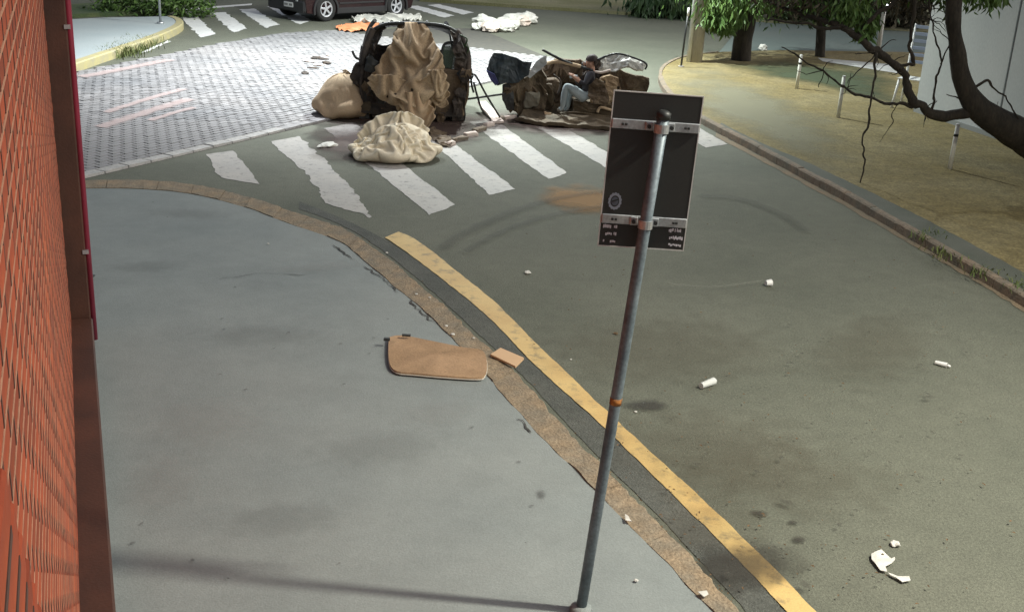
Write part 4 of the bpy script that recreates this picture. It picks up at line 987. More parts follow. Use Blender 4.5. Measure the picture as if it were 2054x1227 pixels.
# broken pale edging chunks from the cabin to the second wreck
ch_px = [(903, 292, .2), (921, 283, .3), (944, 274, .26), (962, 264, .3), (980, 254, .22), (998, 244, .28), (1022, 240, .3), (1052, 243, .34), (1085, 247, .3)]
for i, (x, y, l) in enumerate(ch_px):
    c = G(x, y); me = box('edging_chunk', (0, 0, 0), (l, 0.1, 0.07), M_kerb2 if i % 2 else M_pinkp, None, bev=0.012)
    bm = bmesh.new(); bm.from_mesh(me.data); bmesh.ops.subdivide_edges(bm, edges=bm.edges[:], cuts=2, use_grid_fill=True); jag(bm, 0.025, 9, i); bm.to_mesh(me.data); bm.free()
    me.location = (c.x, c.y, 0.03); me.rotation_euler = (0, 0, 0.9 - 0.2*(i > 5) + random.uniform(-.2, .2))
    tag(me, 'tan broken lump of concrete edging in the row between the two wrecks' if i % 2 else 'pinkish broken lump of edging in the row between the two wrecks', 'rubble', 'tan edging lumps' if i % 2 else 'pinkish edging lumps')

# --- second wreck: crushed front half lying on its side
YW = G(1150, 243).y + 0.25
w2 = empty('crushed_car_front', G(1140, 240), 'crushed brown car front half with dark teal bumper beside the crosswalk', 'wreck')
def rp(x, y, dy=0.0): return RY(x, y, YW+dy)
panel('bumper', [(992, 106), (1020, 112), (1052, 124), (1068, 126), (1060, 150), (1040, 165), (1012, 168), (996, 172), (990, 158), (975, 142), (982, 122)], YW-0.35, 0.10, M_navy, w2, crumple=0.06, lean=0.12, seed=2)
panel('bumper_corner', [(975, 142), (992, 150), (1000, 168), (994, 172), (984, 160)], YW-0.44, 0.06, mat('blue plastic', (0.03, 0.035, 0.12), rough=0.5), w2, crumple=0.03, seed=4)
panel('bracket', [(1055, 152), (1078, 122), (1096, 112), (1097, 128), (1085, 140), (1062, 156)], YW-0.30, 0.04, M_silver, w2, crumple=0.05, seed=6)
panel('inner_wing', [(1010, 168), (1040, 160), (1062, 150), (1085, 138), (1096, 160), (1100, 200), (1090, 240), (1050, 236), (1022, 218), (1012, 190)], YW-0.25, 0.25, M_mud, w2, crumple=0.16, seed=8)
panel('tyre_flank', [(1008, 172), (1022, 168), (1030, 190), (1032, 222), (1018, 222), (1008, 200)], YW-0.38, 0.12, M_blk, w2, crumple=0.05, seed=9)
panel('bulkhead', [(1062, 142), (1100, 122), (1150, 120), (1205, 128), (1240, 140), (1262, 170), (1262, 235), (1180, 238), (1100, 232), (1080, 190)], YW+0.55, 0.12, M_rust, w2, crumple=0.22, seed=10)
panel('floor_tray', None, 0, 0.06, M_mud, w2, crumple=0.05, seed=12, world=[G(1040, 236, 0.12), G(1100, 246, 0.1), G(1180, 252, 0.08), G(1262, 262, 0.06), G(1310, 240, 0.1), G(1290, 205, 0.15), G(1180, 205, 0.15), G(1060, 212, 0.15)])
panel('sill_beam', [(1085, 226), (1150, 228), (1240, 246), (1240, 258), (1160, 248), (1085, 240)], YW-0.28, 0.12, M_mud, w2, crumple=0.06, seed=14)
panel('white_wing', [(1198, 130), (1205, 118), (1222, 110), (1245, 109), (1275, 120), (1296, 130), (1292, 142), (1262, 140), (1240, 138), (1215, 142), (1202, 142)], YW+0.05, 0.06, M_crump, w2, crumple=0.11, lean=0.6, seed=16)
panel('side_panel', [(1222, 146), (1245, 143), (1275, 148), (1302, 156), (1296, 190), (1290, 230), (1240, 232), (1225, 200)], YW+0.1, 0.10, M_rust, w2, crumple=0.12, seed=18)
panel('seat_cover', [(1205, 158), (1222, 152), (1238, 158), (1246, 180), (1236, 205), (1205, 215), (1182, 206), (1190, 185)], YW-0.12, 0.16, M_burlap, w2, crumple=0.10, seed=20)
wlocal(cbox('seat_base', rp(1188, 214, 0.05), (0.75, 0.5, 0.22), M_mud, w2, amp=0.06, seed=22))
wlocal(cbox('engine_block', rp(1080, 190, 0.15), (0.5, 0.45, 0.45), M_mud, w2, amp=0.08, seed=24, bev=0.02))
wlocal(cbox('battery', rp(1108, 172, 0.1), (0.3, 0.2, 0.2), M_rust, w2, amp=0.05, seed=25, bev=0.02))
wlocal(cbox('manifold', rp(1068, 200, -0.25), (0.22, 0.1, 0.28), mat('dirty grey casting', (0.16, 0.15, 0.11), (0.22, 0.2, 0.15), rough=0.7, scale=7), w2, amp=0.06, seed=26, bev=0.02))
wlocal(cbox('lamp_shell', rp(1098, 236, -0.42), (0.12, 0.1, 0.16), M_sack, w2, amp=0.04, seed=27))
wlocal(box('reflector', rp(1151, 154, -0.2), (0.14, 0.05, 0.05), M_silver, w2, bev=0.01))
for pts, r, m in (([(1088, 100), (1110, 112), (1140, 126), (1190, 142)], 0.022, M_blk), ([(1097, 128), (1120, 124), (1150, 130), (1165, 134)], 0.03, M_sack), ([(1078, 124), (1085, 118), (1096, 112)], 0.014, M_blk),
                  ([(1178, 126), (1200, 120), (1215, 113)], 0.022, M_blk), ([(1200, 120), (1235, 108), (1270, 116), (1296, 128), (1294, 140)], 0.016, M_blk), ([(1185, 142), (1205, 146), (1225, 141)], 0.022, M_pinkp),
                  ([(1228, 222), (1205, 216), (1198, 226)], 0.026, M_sack), ([(1060, 170), (1075, 182), (1080, 205), (1074, 225)], 0.02, M_rust), ([(1040, 175), (1052, 190), (1050, 215)], 0.018, M_rust),
                  ([(1110, 150), (1125, 165), (1118, 190)], 0.016, M_burnt), ([(1100, 232), (1150, 226), (1200, 232), (1240, 238)], 0.02, M_mud)):
    wlocal(tube('hose', spline([rp(x, y, -0.22 - 0.02*i) for i, (x, y) in enumerate(pts)], 5), r, m, w2))
for i in range(16):
    x, y = random.uniform(1030, 1280), random.uniform(150, 235)
    wlocal(cbox('torn_metal', rp(x, y, random.uniform(-0.1, 0.25)), (random.uniform(.1, .3), random.uniform(.02, .1), random.uniform(.05, .2)), random.choice((M_mud, M_rust, M_burnt, M_mud)), w2,
               rot=Matrix.Rotation(random.uniform(-1, 1), 3, 'Y') @ Matrix.Rotation(random.uniform(-1, 1), 3, 'Z'), amp=0.05, cuts=2, seed=30+i))

panel('roof_scrap', [(1168, 124), (1186, 116), (1204, 118), (1206, 150), (1196, 176), (1176, 168), (1166, 150)], YW+0.12, 0.05, M_burnt, w2, crumple=0.12, seed=74)
panel('torn_lining', [(1180, 172), (1196, 158), (1212, 164), (1222, 196), (1216, 214), (1192, 210), (1180, 196)], YW-0.42, 0.04, M_rust, w2, crumple=0.10, seed=75)
# --- person crouched in the second wreck
def person():
    Yp = YW - 0.2
    q = lambda x, y, d=0.0: RY(x, y, Yp+d)
    J = [('pelvis', q(1176, 197), .135, None), ('waist', q(1181, 180), .13, 0), ('chest', q(1186, 160), .15, 1), ('neck', q(1187, 143), .06, 2), ('chin', q(1185, 136), .07, 3), ('head', q(1184, 127), .095, 4), ('crown', q(1186, 119), .075, 5),
         ('hipL', q(1170, 195, -0.12), .10, 0), ('kneeL', q(1136, 171, -0.14), .068, 7), ('calfL', q(1132, 192, -0.13), .062, 8), ('ankL', q(1128, 217, -0.12), .042, 9), ('toeL', q(1117, 223, -0.13), .032, 10),
         ('hipR', q(1172, 195, 0.12), .10, 0), ('kneeR', q(1146, 174, 0.16), .066, 12), ('calfR', q(1141, 195, 0.16), .06, 13), ('ankR', q(1138, 218, 0.16), .042, 14), ('toeR', q(1127, 224, 0.16), .032, 15),
         ('shL', q(1184, 150, -0.17), .065, 2), ('elL', q(1172, 170, -0.24), .048, 17), ('wrL', q(1155, 158, -0.22), .032, 18), ('paL', q(1150, 154, -0.22), .03, 19),
         ('shR', q(1184, 150, 0.17), .065, 2), ('elR', q(1170, 166, 0.24), .048, 21), ('wrR', q(1155, 156, 0.16), .032, 22), ('paR', q(1150, 152, 0.15), .03, 23)]
    # five fingers on each palm
    V = [j[1].copy() for j in J]; Rr = [j[2] for j in J]; E = [(j[3], i) for i, j in enumerate(J) if j[3] is not None]; reg = [j[0] for j in J]
    for pi in (20, 24):
        d = (V[pi]-V[pi-1]).normalized(); s = d.cross(Vector((0, 0, 1))).normalized(); u = s.cross(d)
        for k, (o_, ln) in enumerate(((-.03, .055), (-.012, .07), (.008, .075), (.026, .06), (.04, .045))):
            a = len(V); base = V[pi] + s*o_ + (d*0.02 if k < 4 else -d*0.01)
            dr = (d if k < 4 else (d*0.5 + s*0.8).normalized())
            V += [base + dr*ln*0.5, base + dr*ln*0.9 - u*0.02]; Rr += [.0095, .008]; reg += ['finger', 'finger']; E += [(pi, a), (a, a+1)]
    me = bpy.data.meshes.new('person'); me.from_pydata([tuple(v) for v in V], E, []); me.update()
    o = bpy.data.objects.new('tmp', me); col.objects.link(o)
    o.modifiers.new('skin', 'SKIN')
    for i, sv in enumerate(me.skin_vertices[0].data):
        sv.radius = (Rr[i], Rr[i]); sv.use_root = (i == 0)
    ss = o.modifiers.new('s', 'SUBSURF'); ss.levels = ss.render_levels = 2
    dg = bpy.context.evaluated_depsgraph_get(); nm = bpy.data.meshes.new_from_object(o.evaluated_get(dg))
    bpy.data.objects.remove(o)
    base = q(1176, 205); 
    nm.materials.clear()
    for m in (M_skin, M_jean, M_shirt, M_shoe): nm.materials.append(m)
    mi = {'pelvis': 1, 'hip': 1, 'kne': 1, 'cal': 1, 'ank': 1, 'toe': 3, 'wai': 2, 'che': 2, 'shL': 2, 'shR': 2, 'elL': 2, 'elR': 2}
    for p in nm.polygons:
        p.use_smooth = True; best = min(range(len(V)), key=lambda i: (p.center - V[i]).length - Rr[i]); r = reg[best]
        p.material_index = mi.get(r, mi.get(r[:3], 1 if r.startswith('pel') else 0))
    nm.transform(Matrix.Translation(-base)); b_ = link('person', nm); b_.location = base
    tag(b_, 'person in pale jeans and dark shirt crouched inside the crushed car front', 'person')
    hc = q(1186, 123); bm = bmesh.new(); bmesh.ops.create_icosphere(bm, subdivisions=3, radius=0.108, matrix=Matrix.Translation(hc - base + Vector((0.012, 0, 0.012))))
    bmesh.ops.delete(bm, geom=[v for v in bm.verts if v.co.z < (hc-base).z - 0.01 and v.co.x < (hc-base).x + 0.03], context='VERTS')
    for v in bm.verts: v.co += Vector((nz(v.co, 30, 1), nz(v.co, 30, 2), nz(v.co, 30, 3)))*0.012
    frombm('hair', bm, M_hair, b_, smooth=True)
    # face: nose, eyes, mouth, ear on the side towards the left
    fc = q(1184, 127) - base
    for s in (-1, 1):
        bm = bmesh.new(); bmesh.ops.create_icosphere(bm, subdivisions=2, radius=0.012, matrix=Matrix.Translation(fc + Vector((-0.09, 0.035*s, 0.012)))); frombm('eye', bm, M_white, b_, True)
        bm = bmesh.new(); bmesh.ops.create_icosphere(bm, subdivisions=2, radius=0.026, matrix=Matrix.Translation(fc + Vector((0.0, 0.098*s, 0.0))) @ Matrix.Diagonal((0.7, 0.4, 1.2, 1))); frombm('ear', bm, M_skin, b_, True)
    bm = bmesh.new(); bmesh.ops.create_cone(bm, segments=8, radius1=0.02, radius2=0.008, depth=0.05, matrix=Matrix.Translation(fc + Vector((-0.10, 0, -0.012))) @ Matrix.Rotation(R(-25), 4, 'Y')); frombm('nose', bm, M_skin, b_, True)
    box('mouth', fc + Vector((-0.088, 0, -0.05)), (0.01, 0.045, 0.008), mat('lip', (0.3, 0.12, 0.1)), b_, bev=0.002)
person()

# ================================================================ DARK RED CAR ON THE FAR CROSSWALK
wa, wb = G(655, 44), G(795, 35.5)
ax_ = (wb-wa).normalized(); rz = math.atan2(ax_.y, ax_.x); wbl = (wb-wa).length
car = empty('parked_car', wa, 'dark red car with silver alloy wheels standing on the far crosswalk', 'car', rz=rz)
# local: x from the near axle to the far one, near side y=0, car body towards +y (away)
CW = 1.72; RA = 0.36
def arch(x0, r, n=10): return [(x0 + r*math.cos(a), 0.30 + r*math.sin(a)) for a in np.linspace(math.pi, 0, n)]
prof = [(-0.66, 0.36), (-0.64, 0.24), (-0.45, 0.22)] + arch(0, 0.385) + [(0.45, 0.20), (wbl-0.45, 0.20)] + arch(wbl, 0.385) + [(wbl+0.45, 0.22), (wbl+0.62, 0.26), (wbl+0.68, 0.45), (wbl+0.66, 0.72), (wbl+0.45, 0.90), (wbl-0.35, 1.0), (-0.56, 1.02), (-0.66, 0.92), (-0.70, 0.6)]
bm = bmesh.new(); near = [bm.verts.new((x, 0.03, z)) for x, z in prof]; farv = [bm.verts.new((x, CW-0.03, z)) for x, z in prof]
n = len(prof); bm.faces.new(near); bm.faces.new(list(reversed(farv)))
for i in range(n): bm.faces.new((near[i], near[(i+1) % n], farv[(i+1) % n], farv[i]))
bmesh.ops.triangulate(bm, faces=[f for f in bm.faces if len(f.verts) > 4])
body = frombm('body', bm, M_car, car); bv = body.modifiers.new('b', 'BEVEL'); bv.width = 0.045; bv.segments = 3; bv.limit_method = 'ANGLE'; bv.angle_limit = R(40)
gh = [(-0.52, 1.0), (-0.36, 1.5), (wbl-1.1, 1.53), (wbl-0.75, 1.45), (wbl-0.3, 1.0)]
bm = bmesh.new(); A = [bm.verts.new((x, 0.07 if z < 1.2 else 0.2, z)) for x, z in gh]; B = [bm.verts.new((x, CW-(0.07 if z < 1.2 else 0.2), z)) for x, z in gh]
bm.faces.new(A); bm.faces.new(list(reversed(B)))
for i in range(5): bm.faces.new((A[i], A[(i+1) % 5], B[(i+1) % 5], B[i]))
cabn = frombm('cabin', bm, M_car, car); bv = cabn.modifiers.new('b', 'BEVEL'); bv.width = 0.05; bv.segments = 3
for x0, x1, x2, x3 in ((-0.36, 0.42, 0.42, -0.26), (0.48, 1.3, 1.3, 0.48), (1.36, wbl-0.5, wbl-0.84, 1.36)):
    mk('side_window', [(x0, 0.075, 1.06), (x1, 0.075, 1.06), (x2, 0.175, 1.42), (x3, 0.175, 1.42), (x0, 0.095, 1.06), (x1, 0.095, 1.06), (x2, 0.195, 1.42), (x3, 0.195, 1.42)], [(0, 1, 2, 3), (7, 6, 5, 4), (0, 4, 5, 1), (1, 5, 6, 2), (2, 6, 7, 3), (3, 7, 4, 0)], M_dglass, car)
mk('rear_window', [(-0.535, 0.3, 1.08), (-0.535, CW-0.3, 1.08), (-0.41, CW-0.36, 1.42), (-0.41, 0.36, 1.42)], [(0, 1, 2, 3)], M_dglass, car)
box('sill_cladding', (wbl/2, 0.025, 0.27), (wbl-0.8, 0.05, 0.16), M_clad, car, bev=0.015)
for x0 in (0.0, wbl):
    v_, f_ = [], []
    for i, a in enumerate(np.linspace(-0.25, math.pi+0.25, 15)):
        for r in (0.385, 0.445):
            for y in (-0.012, 0.05): v_.append((x0+r*math.cos(a), y, 0.30+r*math.sin(a)))
    for i in range(14):
        o_ = i*4
        for q in ((0, 2, 6, 4), (1, 5, 7, 3), (0, 4, 5, 1), (2, 3, 7, 6)): f_.append(tuple(o_+k for k in q))
    mk('arch_cladding', v_, f_, M_clad, car)
wheel('wheel', (0, 0.09, 0.335), (0, -1, 0), 0.335, 0.21, car); wheel('wheel', (wbl, 0.09, 0.335), (0, -1, 0), 0.335, 0.21, car)
wheel('wheel', (0, CW-0.09, 0.335), (0, 1, 0), 0.335, 0.21, car); wheel('wheel', (wbl, CW-0.09, 0.335), (0, 1, 0), 0.335, 0.21, car)
box('rear_bumper', (-0.67, CW/2, 0.40), (0.12, CW-0.1, 0.30), M_clad, car, bev=0.04)
pt = box('number_plate', (-0.738, CW/2-0.15, 0.42), (0.012, 0.40, 0.13), M_plate, car, bev=0.004)
for k in range(7):
    if k != 3: box('plate_letter', (-0.746, CW/2-0.30+0.05*k, 0.42), (0.004, 0.026, 0.06), M_blk, pt)
box('emblem', (-0.70, CW/2-0.15, 0.74), (0.02, 0.1, 0.08), M_rim, car, bev=0.015)
box('reflector', (-0.735, 0.35, 0.56), (0.02, 0.09, 0.06), M_rim, car, bev=0.008)
for y in (0.17, CW-0.17): box('tail_lamp', (-0.665, y, 0.86), (0.1, 0.24, 0.2), M_lens, car, bev=0.03)
for x in (0.46, 1.33, wbl-0.42):
    box('door_gap', (x, 0.028, 0.64), (0.008, 0.008, 0.62), M_blk, car)
for x in (0.66, 1.52): box('door_handle', (x, 0.015, 0.86), (0.16, 0.03, 0.03), M_clad, car, bev=0.008)
box('door_moulding', (wbl/2, 0.018, 0.47), (wbl-0.95, 0.025, 0.05), M_clad, car, bev=0.008)
box('mirror', (wbl-0.45, -0.08, 1.05), (0.12, 0.16, 0.12), M_car, car, bev=0.03)
box('underbody', (wbl/2, CW/2, 0.3), (wbl+0.9, CW-0.35, 0.2), M_clad, car)

# ================================================================ POLES, POSTS, SIGNS
ub = G(1393, 124, 0.1); up_ = empty('utility_pole', ub, 'thick tapered concrete utility pole with pale conduit at the verge corner', 'pole')
tube('shaft', [(0, 0, 0), (0.02, 0, 3), (0.03, 0, 8.6)], [0.175, 0.155, 0.11], M_upole, up_, n=24)
tube('conduit', [(-0.16, -0.12, 0), (-0.135, -0.11, 3), (-0.10, -0.09, 7)], 0.05, mat('pale conduit', (0.66, 0.67, 0.66), (0.56, 0.57, 0.56), rough=0.5), up_, n=12)
for z in (0.8, 2.4): tube('band', [(0.01, 0, z), (0.01, 0, z+0.04)], 0.18, M_galv, up_, n=24)
street_lamp(None, 7.2, (-3.4, -1.4), (0.93, 1.0, 0.95), 5200, None, pole=False, parent=up_)
tb_ = G(1366, 135, 0.1); sp_ = empty('sign_post', tb_, 'thin dark post with pale top beside the concrete utility pole', 'post')
tube('shaft', [(0, 0, 0), (0.02, 0, 0.7), (0.04, 0, 1.12)], 0.022, M_blk, sp_)
tube('pale_top', [(0.04, 0, 1.12), (0.045, 0, 1.3)], 0.024, M_white, sp_)
tube('foot', [(0, 0, 0), (0, 0, 0.03)], 0.06, M_upole, sp_)
def bollard(px, topy, label):
    b0 = G(px[0], px[1], 0.1); h = RY(px[0]+6, topy, b0.y).z - 0.1
    o = empty('bollard', b0, label, 'bollard', 'white posts along the verge')
    tube('shaft', [(0, 0, 0), (0, 0, h*0.5), (0.004, 0, h)], [0.034, 0.033, 0.032], mat('white post paint', (0.6, 0.6, 0.53), (0.7, 0.7, 0.64), rough=0.6, scale=9, fine=0.15), o, n=14)
    tube('cap', [(0.004, 0, h), (0.004, 0, h+0.02)], [0.036, 0.02], M_white, o, n=14)
    tube('dark_band', [(0.003, 0, h*0.74), (0.003, 0, h*0.80)], 0.036, M_blk, o, n=14)
bollard((1598, 178), 112, 'white post on the verge crossed near its top by the thin drooping branch tip')
bollard((1681, 236), 154, 'white post with dark band between two others, beside the hanging twig')
bollard((1905, 339), 250, 'white post standing under the thick leaning tree limb')
bsp = G(322, 48, 0.16); bs = empty('blue_sign', bsp, 'blue sign plate on thin post on the concrete island', 'sign')
tube('shaft', [(0, 0, 0), (0, 0, 2.0)], 0.03, M_galv, bs); box('plate', (-0.06, -0.04, 1.05), (0.5, 0.02, 0.7), M_blue, bs, bev=0.004); box('plate_stripe', (0.12, -0.056, 1.0), (0.1, 0.01, 0.5), M_white, bs); tube('foot', [(0, 0, 0), (0, 0, 0.04)], 0.09, M_galv, bs)

# grey building on the far right
ga, gb = G(1834, 224, 0.1), G(2075, 304, 0.1); gd = (gb-ga).normalized(); gn = Vector((gd.y, -gd.x, 0))
if gn.x < 0: gn = -gn
gbd = empty('grey_building', ga, 'plain grey rendered building behind the leaning tree', 'building', rz=math.atan2(gd.y, gd.x))
sgn = 1 if (Matrix.Rotation(gbd.rotation_euler.z, 3, 'Z') @ Vector((0, 1, 0))).dot(gn) > 0 else -1
box('wall', (8, sgn*3.0, 2.2), (16, 6.0, 4.6), M_grey, gbd, bev=0.01)
box('base_course', (8, sgn*(-0.012), 0.02), (16.0, 0.03, 0.12), mat('grey base course', (0.2, 0.21, 0.2), rough=0.9), gbd)
for x in (2.4, 4.8, 7.2): box('joint_bead', (x, sgn*(-0.004), 2.2), (0.03, 0.012, 4.4), mat('joint bead', (0.11, 0.12, 0.12), rough=0.9), gbd)

# tall white slatted chair against the grey building
cb = G(1822, 217, 0.1); chr_ = empty('slatted_chair', cb, 'tall white slatted chair standing at the end of the grey building', 'chair', rz=R(-35))
for x, y in ((-0.2, -0.2), (0.2, -0.2)): tube('leg', [(x*1.25, y*1.2, 0), (x, y, 0.55)], [0.026, 0.022], M_white, chr_)
for x in (-0.2, 0.2): tube('leg', [(x*1.2, 0.28, 0), (x, 0.2, 0.55), (x*0.98, 0.26, 1.55)], [0.026, 0.024, 0.02], M_white, chr_)
for k in range(5): box('seat_slat', (0, -0.2+0.1*k, 0.565), (0.46, 0.075, 0.02), M_white, chr_, bev=0.004)
for k in range(6): box('back_slat', (0, 0.215+0.007*k, 0.85+0.13*k), (0.42, 0.02, 0.06), mat('blue grey slat', (0.25, 0.29, 0.38), rough=0.6), chr_, bev=0.004)
for x in (-0.23, 0.23): box('arm_rest', (x, 0.0, 0.78), (0.05, 0.46, 0.025), M_white, chr_, bev=0.005)

# twin-globe garden lamp, lit
lb = G(1760, 108, 0.1); gl_ = empty('garden_lamp', lb, 'pale garden lamp post with small lit globes beyond the tree limb', 'lamp')
tube('shaft', [(0, 0, 0), (0, 0, 1.0), (0.02, 0, 1.75)], [0.07, 0.05, 0.04], M_white, gl_, n=12)
gm = glow('globe glow', (0.86, 0.9, 1.0), 9)
for x, z, r in ((0.12, 1.62, 0.07), (0.2, 1.48, 0.06), (0.08, 1.28, 0.055)):
    tube('bracket', [(0.01, 0, z-0.1), (x, 0, z-0.06)], 0.015, M_blk, gl_)
    bm = bmesh.new(); bmesh.ops.create_uvsphere(bm, u_segments=14, v_segments=10, radius=r, matrix=Matrix.Translation((x, -0.02, z))); frombm('globe', bm, gm, gl_, True)

# ================================================================ TREES
def leafmesh(name, centers, n, size, m, parent, droop=0.6, spread=0.35, asp=0.33, seed=1):
    rs = random.Random(seed); vs, fs = [], []
    for _ in range(n):
        c = rs.choice(centers); c, rad = c[:3], c[3]
        p = Vector(c) + Vector((rs.gauss(0, 1), rs.gauss(0, 1), rs.gauss(0, 0.8)))*rad*0.5
        d = Vector((rs.uniform(-1, 1), rs.uniform(-1, 1), -droop - rs.uniform(0, 0.8))).normalized(); s = d.cross(Vector((rs.uniform(-1, 1), rs.uniform(-1, 1), rs.uniform(-.3, 1)))).normalized()
        l = size*rs.uniform(0.6, 1.25); w = l*asp; u = d.cross(s)*w*0.35
        b0 = len(vs); vs += [p, p + d*l*0.45 + s*w*0.5 + u, p + d*l, p + d*l*0.45 - s*w*0.5 + u, p + d*l*0.5]
        fs += [(b0, b0+1, b0+4), (b0+1, b0+2, b0+4), (b0+2, b0+3, b0+4), (b0+3, b0, b0+4)]
    o = mk(name, vs, fs, m, parent); return o
# leaning tree on the right
YT = 16.0
tr = empty('leaning_tree', (8.3, 16.6, 0.1), 'dark leaning tree with long low limbs and hanging twigs in front of the grey building', 'tree')
def limb(name, px, rad, Y=None, n=10, k=6):
    P = [RY(x, y, (Y or YT) + (d[0] if d else 0)) for x, y, *d in px]
    P = spline(P, k); P = [p + Vector((nz(p, 3, 2), 0, nz(p, 3, 5)))*0.03 + Vector((nz(p, 9, 12), nz(p, 9, 14), nz(p, 9, 15)))*0.035 for p in P]
    rd = list(np.interp(np.linspace(0, 1, len(P)), np.linspace(0, 1, len(rad)), rad)); rd = [0.55*r*(1+0.3*nz(p, 5, 7)+0.25*nz(p, 14, 9)) for r, p in zip(rd, P)]
    return wlocal(tube(name, P, rd, M_bark, tr, n=n))
tb0 = Vector((8.3, 16.6, 0.05))
P = spline([tb0, Vector((8.15, 16.5, 0.35)), RY(2075, 285, 16.3), RY(2010, 250, 16.1), RY(1960, 215, 16.0), RY(1930, 160, 16.0), RY(1920, 100, 16.0), RY(1912, 30, 16.0), RY(1925, -80, 16.1), RY(1950, -220, 16.2)], 6)
wlocal(tube('trunk', P, [r*(1+0.15*nz(p, 4, 3)) for r, p in zip(np.interp(np.linspace(0, 1, len(P)), [0, .15, .3, .45, .55, .7, .85, 1], [.34, .29, .22, .165, .12, .095, .11, .13]), P)], M_bark, tr, n=14))
limb('limb', [(1965, 225), (1900, 232), (1850, 216), (1826, 190), (1812, 148), (1790, 128), (1758, 104), (1720, 76), (1690, 56), (1640, 38, .2), (1580, 20, .4), (1500, -20, .8)], [.17, .13, .12, .10, .09, .095, .1, .09, .08, .06, .05, .04])
limb('limb', [(1690, 56), (1650, 55), (1600, 48), (1540, 40)], [.05, .04, .03, .02])
limb('limb', [(1840, 212), (1800, 206), (1750, 200), (1700, 178), (1650, 145), (1605, 116), (1568, 98)], [.05, .04, .035, .03, .025, .022, .012], n=8)
limb('twig', [(1758, 106), (1757, 140), (1752, 175), (1745, 210), (1742, 245), (1731, 275), (1733, 310), (1730, 350), (1724, 390)], [.035, .03, .025, .025, .028, .02, .024, .02, .014], n=8, Y=15.6)
limb('twig', [(1755, 108), (1730, 135), (1712, 155), (1700, 168)], [.02, .015, .012, .008], n=6)
limb('twig', [(1757, 110), (1754, 150), (1750, 200)], [.016, .012, .006], n=6, Y=15.8)
limb('twig', [(1800, 206), (1789, 226), (1789, 248), (1772, 268), (1762, 285)], [.012, .012, .012, .008, .004], n=6)
limb('twig', [(1874, 220), (1875, 185), (1880, 150), (1886, 125), (1877, 80), (1868, 40), (1862, 0), (1860, -40)], [.035, .03, .028, .025, .022, .02, .018, .015], n=8)
limb('twig', [(1884, 130), (1900, 98), (1908, 70), (1912, 40)], [.022, .02, .016, .012], n=6)
limb('twig', [(1868, 20), (1850, 12), (1838, 18)], [.016, .012, .006], n=6); limb('twig', [(1862, 10), (1880, 8), (1890, -5)], [.014, .012, .006], n=6)
limb('twig', [(1935, 175), (1960, 170), (1980, 162), (1995, 175), (2020, 200), (2040, 228), (2056, 250)], [.04, .035, .04, .022, .02, .02, .02], n=8)
limb('twig', [(2003, 205), (2001, 225), (2000, 240)], [.008, .006, .006], n=5); limb('twig', [(1950, 205), (1918, 194), (1898, 188)], [.04, .025, .01], n=6)
limb('twig', [(1800, 130), (1835, 130), (1822, 95), (1830, 60), (1835, 0), (1836, -40)], [.04, .05, .045, .04, .05, .05], n=8)
limb('twig', [(1760, 105), (1785, 82), (1800, 84)], [.02, .012, .006], n=6); limb('twig', [(1755, 104), (1720, 106), (1690, 108)], [.012, .009, .004], n=5)
limb('limb', [(1720, 76), (1745, 40), (1790, 10), (1830, -30)], [.05, .05, .05, .05])
rt = random.Random(12)
for k in range(34):                                # fine twigs
    x0, y0 = rt.choice(((1812, 148), (1790, 128), (1758, 104), (1720, 76), (1690, 56), (1650, 145), (1700, 178), (1860, 216), (1877, 80), (1868, 40), (1915, 90), (1640, 38), (1990, 168), (1880, 20), (1600, 48)))
    a = rt.uniform(0, 6.28); l = rt.uniform(18, 60); x1, y1 = x0 + l*math.cos(a), y0 + l*math.sin(a)*0.8; d_ = rt.uniform(-.4, .4)
    limb('twig', [(x0, y0), ((x0+x1)/2+rt.uniform(-8, 8), (y0+y1)/2+rt.uniform(-8, 8), d_*.5), (x1, y1, d_)], [.014, .011, .004], n=5, k=4)
lc = [(*RY(x, y, 16.1+d), r) for x, y, r, d in ((1690, 8, .3, .2), (1720, 0, .3, -.1), (1745, 40, .13, 0), (1705, 28, .18, 0), (1660, -8, .3, .3), (1735, 62, .10, 0), (1900, -30, .35, .2), (1960, -16, .22, .1), (1990, -10, .2, .1), (1940, -40, .4, .2), (1620, -20, .3, .3), (1560, -40, .4, .6), (1800, -60, .4, 0))]
wlocal(leafmesh('foliage', lc, 1700, 0.14, M_leaf, tr, seed=4))
lc = [(*RY(x, y, 16.3), r) for x, y, r in ((1640, -12, .3), (1600, -14, .3), (1780, -6, .3), (1815, 0, .2), (1560, -14, .3), (1670, -40, .5), (1830, -20, .25))]
wlocal(leafmesh('dry_foliage', lc, 900, 0.12, M_dry, tr, seed=6))
